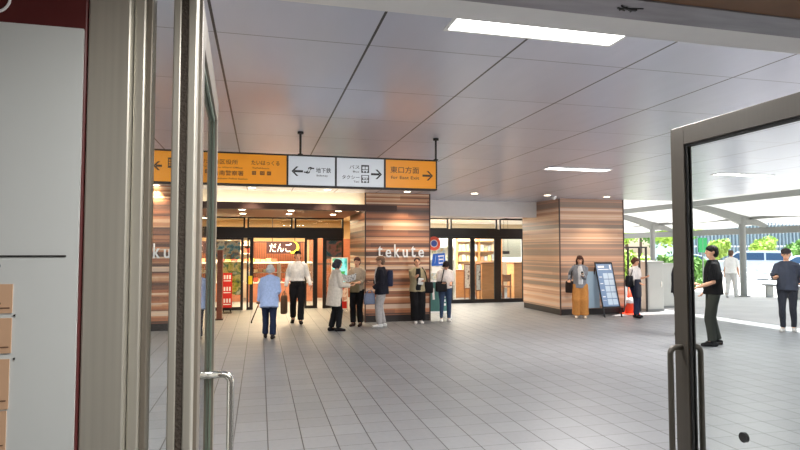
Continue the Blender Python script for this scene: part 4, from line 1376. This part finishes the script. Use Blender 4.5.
def person(label, loc, rz, height, top, legs, shoes, hair, lean=0., turn=0., hpitch=0., hyaw=0., hroll=0., rh=None, lh=None, rf=(.09, 0, 0), lf=(-.09, 0, 0),
           sleeve='short', hem=.84, loose=0., inner=None, inner_hem=.9, legw='straight', hair_style='short', hair_len=0., cap=None, pelv=(0, 0, 0), rel=None, lel=None, seed=0, cover=None, belt=None, curl=.6, side_lean=0.):
    t = thing('person', label, 'person', loc, rz)
    k = height / 1.70
    sc = lambda p: Vector(p) * k
    pel = Vector((pelv[0], pelv[1], .93 + pelv[2]))
    Rt = Euler((-lean, side_lean, turn)).to_matrix()
    tp = lambda p: pel + Rt @ (Vector(p) - Vector((0, 0, .93)))
    nb = tp((0, 0, 1.455))
    Rh = Euler((-hpitch, hroll, hyaw)).to_matrix() @ Rt
    hd = lambda p: nb + Rh @ (Vector(p) - Vector((0, 0, 1.455)))
    ux, uy = Rt @ Vector((1, 0, 0)), Rt @ Vector((0, 1, 0))
    hipR, hipL = pel + Vector((.09, 0, -.03)), pel + Vector((-.09, 0, -.03))
    shR, shL = tp((.160, 0, 1.368)), tp((-.160, 0, 1.368))
    legsJ = []
    for hip, ft in ((hipR, rf), (hipL, lf)):
        an = Vector((ft[0], ft[1], .085 + ft[2]))
        kn, an = ik(hip, an, .418, .408, (0, 1, 0))
        legsJ.append((hip, kn, an))
    arms = []
    for s, sh, hnd, el in ((1, shR, rh, rel), (-1, shL, lh, lel)):
        tgt = Vector(hnd) if hnd is not None else sh + Vector((s * .07, .03, -.53))
        e, wv = ik(sh, tgt, .285, .25, el if el is not None else (s * .22, -1, -.35))
        arms.append((s, sh, e, wv))
    # ---- body: one continuous surface
    mb = MB()
    ring = lambda z, rx, ry, y=0.: (sc(tp((0, y, z))), ux * rx * k, uy * ry * k)
    mb.loft([ring(.84, .12, .09), ring(.92, .145, .10), ring(1.06, .120, .088), ring(1.22, .135, .095), ring(1.33, .145, .09), ring(1.40, .105, .072), ring(1.45, .065, .06)], 16)
    mb.tube([sc(tp((0, 0, 1.40))), sc(hd((0, .0, 1.47))), sc(hd((0, .01, 1.54)))], [.056 * k, .050 * k, .050 * k], 12)
    Mh = Rh
    mb.ball(sc(hd((0, .0, 1.605))), (.074 * k, .092 * k, .096 * k), 16, 11, M=Mh)
    mb.ball(sc(hd((0, .035, 1.535))), (.052 * k, .055 * k, .055 * k), 14, 9, M=Mh)
    mb.tube([sc(hd((0, .085, 1.612))), sc(hd((0, .108, 1.575)))], [.010 * k, .017 * k], 8)
    for s in (-1, 1):
        mb.ball(sc(hd((s * .076, -.005, 1.59))), (.012 * k, .02 * k, .032 * k), 8, 7, M=Mh)
    for hip, kn, an in legsJ:
        mb.tube([sc(hip), sc(hip.lerp(kn, .5)), sc(kn), sc(kn.lerp(an, .35)), sc(an)], [.075 * k, .066 * k, .05 * k, .047 * k, .034 * k], 12)
        mb.tube([sc(an), sc(an + Vector((0, .08, -.05)))], [.034 * k, .028 * k], 8)
    for s, sh, e, wv in arms:
        mb.tube([sc(tp((s * .10, 0, 1.37))), sc(sh), sc(sh.lerp(e, .5)), sc(e), sc(e.lerp(wv, .4)), sc(wv)], [.048 * k, .048 * k, .042 * k, .037 * k, .036 * k, .025 * k], 12)
        d = (wv - e).normalized()
        side = d.cross(Vector((0, 0, 1)))
        if side.length < .2:
            side = Vector((0, 1, 0)) - d * d.y
        side = side.normalized()
        nrm = side.cross(d).normalized()
        if abs(d.z) > .8:
            nrm = Vector((-s, 0, 0)); nrm = (nrm - d * nrm.dot(d)).normalized(); side = d.cross(nrm).normalized()
            if side.y < 0:
                side = -side
        pc = wv + d * .055
        mb.loft([(sc(wv), side * .024 * k, nrm * .018 * k), (sc(pc), side * .040 * k, nrm * .017 * k), (sc(wv + d * .095), side * .041 * k, nrm * .015 * k)], 10)
        for j, (o, ln) in enumerate(((-.030, .062), (-.010, .072), (.011, .068), (.031, .054))):
            b0 = wv + d * .085 + side * o
            b1 = b0 + d * ln * .5 + nrm * (.010 + .01 * curl)
            b2 = b1 + (d * (1 - curl) + nrm * curl) * ln * .5
            mb.tube([sc(b0), sc(b1), sc(b2)], [.0095 * k, .009 * k, .008 * k], 7)
        b0 = wv + d * .03 + side * .028
        b1 = b0 + (side * .75 + d * .6).normalized() * .035
        b2 = b1 + (d * .8 + nrm * .5).normalized() * .03
        mb.tube([sc(b0), sc(b1), sc(b2)], [.012 * k, .011 * k, .009 * k], 7)
    eyes = [sc(hd((s * .030, .085, 1.613))) for s in (-1, 1)]
    mouth = sc(hd((0, .092, 1.535)))
    brows = [sc(hd((s * .030, .088, 1.637))) for s in (-1, 1)]
    def fm(c):
        for e in eyes:
            if (c - e).length < .0115 * k:
                return 1
        for e in brows:
            if abs((c - e).dot(Rh @ Vector((0, 0, 1)))) < .0042 * k and (c - e).length < .020 * k:
                return 1
        if (c - mouth).length < .024 * k and abs((c - mouth).dot(Rh @ Vector((0, 0, 1)))) < .009 * k:
            return 2
        return 0
    remesh(mb, 'body', [skin_m, skin_d, lip_m], t, .0085, 4, face_mat=fm)
    # ---- trousers
    lw = dict(slim=(.100, .088, .064, .060, .050), straight=(.105, .098, .078, .074, .072), wide=(.115, .125, .122, .120, .122))[legw]
    mb = MB()
    mb.loft([ring(.82, .13, .10), ring(.90, .168, .125), ring(.97, .162, .118), ring(1.05, .145, .106)], 18)
    for hip, kn, an in legsJ:
        up = an + (kn - an).normalized() * .012
        mb.tube([sc(hip + Vector((0, 0, .02))), sc(hip.lerp(kn, .45)), sc(kn), sc(kn.lerp(an, .4)), sc(up)], [r_ * k for r_ in lw], 14)
    remesh(mb, 'trousers', cloth(legs), t, .011, 3, fold=.010, seed=seed)
    # ---- shirt, jacket, inner layer
    def upper(name, col, hem_, lo, slv, sd, zt=1.458, yoff=0.):
        mb = MB()
        rr = [ring(hem_, .165 + lo * 1.2, .125 + lo * 1.2, yoff)]
        for z, rx, ry in ((.92, .160, .122), (1.06, .145, .112), (1.22, .156, .120), (1.33, .164, .112), (1.405, .122, .092), (zt, .072, .070)):
            if z > hem_ + .05:
                rr.append(ring(z, rx + lo * (1 if z < 1.3 else .4), ry + lo * (1 if z < 1.3 else .4), yoff))
        mb.loft(rr, 20)
        for s, sh, e, wv in arms:
            if slv == 'none':
                continue
            P0 = sc(tp((s * .095, 0, 1.385)))
            if slv == 'short':
                mb.tube([P0, sc(sh), sc(sh.lerp(e, .55)), sc(sh.lerp(e, .92))], [.060 * k, .064 * k, (.068 + lo * .4) * k, (.066 + lo * .5) * k], 12)
            elif slv == 'half':
                mb.tube([P0, sc(sh), sc(sh.lerp(e, .55)), sc(e), sc(e.lerp(wv, .35))], [.060 * k, .064 * k, (.066 + lo * .4) * k, (.060 + lo * .4) * k, (.055 + lo * .4) * k], 12)
            else:
                mb.tube([P0, sc(sh), sc(sh.lerp(e, .55)), sc(e), sc(e.lerp(wv, .5)), sc(e.lerp(wv, .96))], [.060 * k, .064 * k, (.064 + lo * .4) * k, (.056 + lo * .4) * k, (.050 + lo * .3) * k, (.042 + lo * .3) * k], 12)
        return remesh(mb, name, cloth(col), t, .011, 3, fold=.012, seed=sd)
    upper('shirt' if inner is None else 'jacket', top, hem, loose, sleeve, seed + 1)
    if inner is not None:
        mb = MB()
        rr = []
        for z, rx, ry in ((inner_hem, .095, .10), (1.06, .090, .10), (1.22, .085, .105), (1.33, .070, .098), (1.43, .045, .07)):
            rr.append(ring(z, rx + loose * .4, ry + loose * .6, .048))
        mb.loft(rr, 16)
        remesh(mb, 'inner_shirt', cloth(inner), t, .011, 3, fold=.008, seed=seed + 5)
    if belt is not None:
        mb = MB().loft([ring(.962, .176, .133), ring(.992, .172, .129)], 24)
        mb.build('belt', cloth(belt, .5), t, world=False)
    # ---- shoes
    for (hip, kn, an), ft in zip(legsJ, (rf, lf)):
        mb = MB()
        yw = Vector((.12 if ft is rf else -.12, 1, 0)).normalized()
        sd_ = Vector((yw.y, -yw.x, 0))
        tip = ft[3] if len(ft) > 3 else 0.
        b0 = Vector((an.x, an.y, an.z - .085))
        rz_ = lambda y, z: sc(b0 + yw * y + Vector((0, 0, z - tip * (y + .07))))
        mb.loft([(rz_(-.085, .045), sd_ * .026 * k, Vector((0, 0, .030 * k))), (rz_(-.06, .046), sd_ * .037 * k, Vector((0, 0, .046 * k))), (rz_(.0, .048), sd_ * .041 * k, Vector((0, 0, .048 * k))), (rz_(.07, .040), sd_ * .044 * k, Vector((0, 0, .040 * k))), (rz_(.13, .032), sd_ * .045 * k, Vector((0, 0, .031 * k))), (rz_(.168, .028), sd_ * .030 * k, Vector((0, 0, .026 * k))), (rz_(.18, .026), sd_ * .012 * k, Vector((0, 0, .014 * k)))], 14)
        mb.tube([sc(b0 + Vector((0, 0, .05))), sc(b0 + Vector((0, 0, .105)))], [.042 * k, .043 * k], 12)
        mb.build('shoe', cloth(shoes, .6), t, world=False, smooth=True)
    # ---- hair
    mb = MB()
    mb.ball(sc(hd((0, -.016, 1.635))), (.086 * k, .100 * k, .082 * k), 16, 10, M=Mh)
    mb.ball(sc(hd((0, -.042, 1.585))), (.084 * k, .074 * k, .095 * k), 16, 10, M=Mh)
    if hair_style in ('bob', 'long', 'hood'):
        z1 = 1.535 if hair_style == 'bob' else 1.40
        if hair_style == 'hood':
            z1 = 1.48
        for s in (-1, 1):
            mb.tube([sc(hd((s * .070, .02, 1.64))), sc(hd((s * .080, .012, 1.58))), sc(hd((s * .074, .0, z1)))], [.030 * k, .032 * k, .022 * k], 10)
        mb.tube([sc(hd((0, -.06, 1.60))), sc(hd((0, -.068, 1.53))), sc(hd((0, -.075, z1)))], [.085 * k, .078 * k, .055 * k], 12)
    if hair_style == 'fringe' or hair_style in ('bob', 'long'):
        mb.tube([sc(hd((-.05, .062, 1.665))), sc(hd((0, .083, 1.660))), sc(hd((.05, .062, 1.665)))], [.022 * k] * 3, 8)
    remesh(mb, 'hair' if hair_style != 'hood' else 'head_scarf', cloth(hair, .7), t, .010, 4, fold=.006, seed=seed + 9, fscale=22)
    if cap is not None:
        mb = MB()
        mb.ball(sc(hd((0, -.006, 1.655))), (.094 * k, .108 * k, .070 * k), 18, 10, M=Mh)
        mb.loft([(sc(hd((0, .06, 1.650))), Rh @ Vector((.085 * k, 0, 0)), Rh @ Vector((0, .09 * k, -.012 * k))), (sc(hd((0, .06, 1.658))), Rh @ Vector((.085 * k, 0, 0)), Rh @ Vector((0, .09 * k, -.012 * k)))], 20)
        remesh(mb, 'cap', cloth(cap), t, .009, 3)
    t['_w'] = 0
    del t['_w']
    Mw = Matrix.Translation(Vector(loc)) @ Euler((0, 0, rz)).to_matrix().to_4x4()
    J = dict(rw=Mw @ sc(arms[0][3]), lw=Mw @ sc(arms[1][3]), rs=Mw @ sc(shR), ls=Mw @ sc(shL), pel=Mw @ sc(pel), M=Mw, k=k,
             rhand=Mw @ sc(arms[0][3] + (arms[0][3] - arms[0][2]).normalized() * .09), lhand=Mw @ sc(arms[1][3] + (arms[1][3] - arms[1][2]).normalized() * .09),
             at=lambda p: Mw @ sc(tp(p)))
    return J

def bag(name, label, c, w, h, d, rz, col, handle=None, strap=None, cat='bag'):
    """c: centre of the bag in the world"""
    t = thing(name, label, cat, (c[0], c[1], c[2] - h / 2), rz)
    mb = MB()
    rr = []
    for v, f in ((0, .86), (.08, .98), (.5, 1.), (.9, .93), (1., .80)):
        rr.append(((0, 0, h * v), (w / 2 * f, 0, 0), (0, d / 2 * f, 0)))
    vs, fs = [], []
    n = 24
    for cc_, u, v in rr:
        for k_ in range(n):
            a = 2 * PI * k_ / n
            ca, sa = math.cos(a), math.sin(a)
            e = .55
            vs.append(Vector(cc_) + Vector(u) * math.copysign(abs(ca) ** e, ca) + Vector(v) * math.copysign(abs(sa) ** e, sa))
    for i in range(len(rr) - 1):
        for k_ in range(n):
            fs.append((i * n + k_, i * n + (k_ + 1) % n, (i + 1) * n + (k_ + 1) % n, (i + 1) * n + k_))
    fs += [tuple(range(n - 1, -1, -1)), tuple((len(rr) - 1) * n + k_ for k_ in range(n))]
    mb.add(vs, fs).build('bag_body', cloth(col, .6), t, world=False, smooth=True)
    Mi = (Matrix.Translation(t.location) @ Euler((0, 0, rz)).to_matrix().to_4x4()).inverted()
    if handle is not None:
        hz_ = (Mi @ Vector(handle))
        for s in (-1, 1):
            MB().tube([(-w * .28, s * d * .2, h * .97), (-w * .2 + hz_.x * .5, s * d * .12 + hz_.y * .5, h + (hz_.z - h) * .7), (hz_.x, hz_.y, hz_.z), (w * .2 + hz_.x * .5, s * d * .12 + hz_.y * .5, h + (hz_.z - h) * .7), (w * .28, s * d * .2, h * .97)], .009, 8).build('handle', cloth(col, .6), t, world=False, smooth=True)
    if strap is not None:
        MB().tube([Mi @ Vector(p) for p in strap], .012, 8).build('strap', cloth(col, .6), t, world=False, smooth=True)
    return t
def slab(name, label, cat, c, rot, w, h, d, m, detail=None):
    t = thing(name, label, cat, c)
    t.rotation_euler = rot
    MB().box(-w / 2, -d / 2, -h / 2, w / 2, d / 2, h / 2).build('case' if cat == 'phone' else 'sheet', m, t, world=False, bevel=.003)
    if cat == 'phone':
        MB().box(-w / 2 + .004, -d / 2 - .001, -h / 2 + .006, w / 2 - .004, -d / 2, h / 2 - .006).build('screen', M['gasket'], t, world=False)
    return t

# 1 old woman in light blue, back to us, walking stick in her left hand
J = person('old person in a light blue shirt seen from behind, walking with a stick', (.192, 11.40, 0), R(-6), 1.44, (166, 186, 224), (36, 44, 66), (40, 34, 34), (196, 196, 192),
           lean=R(14), hpitch=R(4), lh=(-.26, .16, .80), rh=(.16, .26, 1.02), rf=(.085, -.10, .0), lf=(-.09, .10, 0), sleeve='long', hem=.70, loose=.045, legw='straight', hair_style='bob', seed=1)
hp_ = J['lhand']
tp_ = hp_ + Vector((-.13, .16, -.36))
t = thing('walking_stick', 'thin dark stick swung in the left hand of the old person in light blue', 'walking stick', (tp_.x, tp_.y, tp_.z))
MB().tube([tp_ + Vector((0, 0, .02)), hp_ + (hp_ - tp_) * .12], .011, 8).build('shaft', cloth((60, 44, 34), .5), t)
g_ = hp_ + (hp_ - tp_) * .12
MB().tube([g_ + Vector((-.05, -.02, .01)), g_, g_ + Vector((.05, .02, .01))], .014, 8).build('handle', cloth((60, 44, 34), .5), t)
MB().tube([tp_, tp_ + (hp_ - tp_).normalized() * .03], .014, 8).build('rubber_foot', M['gasket'], t)

# 2 walking man with a brown bag
J = person('man in a white long sleeved shirt and black trousers walking toward us', (.87, 13.60, 0), R(180 - 4), 1.70, (226, 222, 216), (26, 25, 28), (24, 22, 22), (28, 24, 22),
           lean=R(2), rh=(.27, .06, .86), lh=(-.30, .12, .88), rf=(.10, -.20, .05, .35), lf=(-.08, .20, 0), sleeve='long', hem=1.0, loose=.012, belt=(30, 26, 24), hair_style='fringe', seed=2)
h_ = J['rhand']
bag('handbag', 'brown bag hanging from the hand of the man in the white shirt', (h_.x - .02, h_.y - .02, h_.z - .32), .27, .42, .12, R(70), (92, 70, 54), handle=h_)

# 3 hooded woman in a cream coat
J = person('woman in a cream coat and dark head scarf facing right', (1.56, 12.10, 0), R(-78), 1.52, (206, 196, 182), (28, 28, 30), (26, 24, 26), (62, 60, 66),
           lean=R(5), hpitch=R(8), rh=(.14, .33, 1.08), lh=(-.12, .34, 1.10), rf=(.08, .06, 0), lf=(-.08, -.06, 0), sleeve='long', hem=.60, loose=.05, legw='straight', hair_style='hood', seed=3)
# 4 short haired woman in a beige top
J4 = person('short haired woman in a greige top and black trousers beside the middle column', (2.157, 12.80, 0), R(150), 1.55, (168, 152, 132), (24, 24, 26), (52, 36, 32), (70, 38, 32),
            hpitch=R(8), rh=(.16, .28, 1.12), lh=(-.08, .30, 1.08), rf=(.09, .02, 0), lf=(-.09, 0, 0), sleeve='half', hem=.88, loose=.025, inner=None, legw='straight', hair_style='short', seed=4)
c_ = (J['lhand'] + J4['rhand']) / 2
t = thing('open_leaflet', 'pale grey open leaflet held between the cream coat woman and the greige top woman', 'leaflet', (c_.x, c_.y, c_.z))
mb = MB()
for s in (-1, 1):
    mb.prism([(c_.x, c_.y, c_.z), (c_.x + s * .16, c_.y - .02, c_.z + .05), (c_.x + s * .17, c_.y - .05, c_.z + .20), (c_.x, c_.y - .04, c_.z + .15)], (0, 0, 0), (0, .004, 0))
mb.build('sheet', picture_mat('leaflet_print', [(90, 90, 94), (190, 188, 184), (230, 228, 224), (140, 140, 144)], 26.), t)
h_ = J4['at']((0, .17, .98))
bag('handbag', 'olive beige handbag held before the greige top woman', (h_.x, h_.y, h_.z), .22, .24, .10, R(150), (124, 112, 84), handle=J4['lhand'])

# 5 person in a black jacket facing left
J = person('person in a black jacket and pale grey trousers facing left by the middle column', (2.66, 12.46, 0), R(72), 1.57, (30, 30, 38), (158, 154, 152), (206, 204, 200), (112, 88, 72),
           lean=R(2), hpitch=R(6), hyaw=R(8), rh=(.18, .24, 1.08), lh=(-.14, .20, .95), rf=(.08, -.03, 0), lf=(-.08, .05, 0), sleeve='long', hem=.80, loose=.042, inner=(176, 174, 176), inner_hem=.86, legw='straight', hair_style='short', cap=(128, 98, 78), seed=5)
h_ = J['at']((.06, -.20, 1.17))
bag('backpack', 'dark navy rucksack on the back of the black jacket person', (h_.x, h_.y, h_.z), .26, .36, .14, R(72), (40, 44, 66), strap=[J['at']((.12, -.15, 1.32)), J['at']((.14, -.03, 1.425)), J['at']((.12, .13, 1.30)), J['at']((.16, -.02, 1.08)), J['at']((.12, -.14, 1.06))])
h_ = J['lhand']
bag('cloth_bag', 'slate blue cloth bag hanging in front of the black jacket person', (h_.x - .02, h_.y - .04, h_.z - .19), .28, .24, .09, R(20), (104, 112, 132), handle=h_)

# 6 woman in a khaki shirt leaning on the column
J = person('woman in an open khaki shirt over black, leaning on the middle striped column', (3.63, 13.02, 0), R(176), 1.53, (150, 138, 110), (22, 21, 23), (214, 208, 202), (44, 30, 28),
           hpitch=R(-10), hyaw=R(-6), rh=(.06, .20, 1.20), lh=(-.12, .24, 1.10), rf=(.06, .08, 0), lf=(-.08, .10, 0), pelv=(0, .04, 0), sleeve='half', hem=.82, loose=.045, inner=(30, 30, 32), inner_hem=.86, legw='wide', hair_style='short', seed=6)
h_ = J['at']((-.28, .03, .93))
bag('shoulder_bag', 'black shoulder bag at the side of the khaki shirt woman', (h_.x, h_.y, h_.z), .26, .26, .11, R(160), (24, 22, 24), strap=[J['at']((-.26, .05, 1.06)), J['at']((-.21, .09, 1.30)), J['at']((-.13, .01, 1.455)), J['at']((-.20, -.09, 1.30)), J['at']((-.28, -.01, 1.06))])
h_ = J['at']((-.05, .21, 1.10))
slab('white_pouch', 'small white pouch held at the chest by the khaki shirt woman', 'pouch', h_, (.2, .1, 0), .12, .15, .03, cloth((226, 224, 220)))

# 7 bowed woman in a white tee
J = person('woman in a white tee and jeans bowing over her bag', (4.36, 13.12, 0), R(172), 1.50, (226, 214, 206), (50, 64, 88), (224, 220, 216), (30, 24, 24),
           lean=R(10), hpitch=R(42), rh=(.10, .26, 1.06), lh=(-.12, .27, 1.02), rf=(.11, .02, 0), lf=(-.10, .03, 0), sleeve='short', hem=.93, loose=.03, legw='slim', hair_style='bob', seed=7)
h_ = J['at']((.14, .20, 1.00))
bag('shoulder_bag', 'black shoulder bag the bowed woman in a white tee looks into', (h_.x, h_.y, h_.z), .28, .24, .12, R(172), (28, 26, 28), strap=[J['at']((.14, .19, 1.08)), J['at']((.10, .15, 1.26)), J['at']((.06, .09, 1.435)), J['at']((-.06, -.04, 1.475)), J['at']((-.12, -.12, 1.35))])

# 8 woman in ochre trousers with a phone
J = person('woman in a grey jacket and wide ochre trousers by the leaning blue board', (7.93, 12.98, 0), R(152), 1.58, (122, 124, 130), (178, 122, 66), (206, 190, 172), (66, 38, 30),
           hpitch=R(20), lh=(-.06, .30, 1.16), rh=(.28, .05, 1.02), rf=(.10, -.02, 0), lf=(-.10, .03, 0), sleeve='long', hem=.82, loose=.028, inner=(196, 196, 198), inner_hem=.92, legw='wide', hair_style='long', seed=8)
h_ = J['lhand']
slab('phone', 'phone in the hand of the ochre trouser woman', 'phone', h_ + Vector((0, 0, .04)), (R(-50), 0, R(-25)), .075, .15, .012, M['white_plastic'])
h_ = J['at']((.27, -.04, .84))
bag('shoulder_bag', 'dark brown shoulder bag hanging beside the ochre trouser woman', (h_.x, h_.y, h_.z), .24, .30, .12, R(110), (44, 34, 32), strap=[J['at']((.25, .02, .97)), J['at']((.215, .03, 1.25)), J['at']((.125, .0, 1.455)), J['at']((.20, -.10, 1.25)), J['at']((.25, -.09, .97))])

# 9 leaning woman in a white top
J = person('woman in a white top and dark jeans standing by the pale utility cabinet', (9.36, 12.72, 0), R(200), 1.53, (222, 214, 208), (34, 40, 62), (28, 26, 28), (84, 54, 42),
           hpitch=R(16), lh=(-.06, .28, 1.15), rh=(.16, .26, .98), rf=(.10, .06, 0), lf=(-.10, -.04, 0), pelv=(.03, 0, 0), sleeve='half', hem=.92, loose=.02, legw='straight', hair_style='bob', seed=9)
h_ = J['at']((.30, .03, 1.04))
bag('shoulder_bag', 'black shoulder bag at the side of the white top woman near the orange cone', (h_.x, h_.y, h_.z), .24, .28, .13, R(200), (24, 24, 28), strap=[J['at']((.27, .05, 1.17)), J['at']((.21, .07, 1.33)), J['at']((.125, .0, 1.455)), J['at']((.20, -.09, 1.33)), J['at']((.28, -.02, 1.17))])
h_ = J['at']((.16, .20, .84))
t = bag('folded_jacket', 'dark navy jacket folded over the arm of the white top woman', (h_.x, h_.y, h_.z), .26, .46, .10, R(205), (32, 34, 48), cat='jacket')

# 10 man in black, foreground right
J = person('man in a black tee and dark olive trousers standing behind the right glass door', (7.95, 8.62, 0), R(56), 1.79, (15, 15, 18), (50, 52, 46), (14, 14, 16), (18, 16, 15),
           lean=R(0), hyaw=R(14), hpitch=R(6), rh=(.25, .10, .90), lh=(-.20, .26, 1.0), rf=(.12, -.06, 0), lf=(-.12, .05, 0), sleeve='short', hem=.88, loose=.03, legw='straight', hair_style='short', seed=10)
h_ = J['lhand']
slab('phone', 'dark phone in the hand of the man in the black tee', 'phone', h_ + Vector((0, 0, .03)), (R(-50), 0, R(56)), .075, .15, .012, M['gasket'])
# hidden companion behind the stile
J = person('person in black mostly hidden behind the right door stile', (8.12, 9.66, 0), R(250), 1.70, (30, 30, 34), (34, 34, 38), (22, 22, 24), (28, 24, 22),
           rh=(.18, .26, 1.05), sleeve='short', hem=.86, loose=.03, legw='straight', hair_style='short', seed=13)
# 11 person in white walking away under the canopy
J = person('person in white clothes walking away beyond the man in the black tee', (16.75, 17.3, 0), R(-60), 1.72, (232, 230, 226), (204, 202, 198), (190, 186, 180), (92, 70, 58),
           lean=R(6), lf=(-.09, -.22, .04, .35), rf=(.09, .2, 0), sleeve='short', hem=.86, loose=.04, legw='straight', hair_style='short', seed=11)
# 12 man with a rucksack
J = person('man in a dark tee and cap at the right edge looking at his phone', (10.83, 9.72, 0), R(128), 1.74, (54, 58, 70), (40, 42, 50), (176, 172, 168), (34, 28, 26),
           hpitch=R(10), lean=R(2), rh=(.16, .34, 1.12), lh=(-.26, .10, 1.02), rf=(.09, .04, 0), lf=(-.09, -.10, 0), sleeve='short', hem=.86, loose=.03, legw='slim', hair_style='short', cap=(52, 46, 48), seed=12)
h_ = J['rhand']
slab('phone', 'dark phone in the hand of the man in the cap at the right edge', 'phone', h_ + Vector((0, 0, .03)), (R(-50), 0, R(128)), .075, .15, .012, M['gasket'])
h_ = J['at']((-.08, -.24, 1.16))
bag('backpack', 'navy rucksack on the back of the man in the cap', (h_.x, h_.y, h_.z), .30, .44, .18, R(128), (44, 48, 66), strap=[J['at']((-.12, -.17, 1.34)), J['at']((-.14, -.02, 1.43)), J['at']((-.13, .14, 1.32)), J['at']((-.18, -.02, 1.05)), J['at']((-.14, -.16, 1.0))])
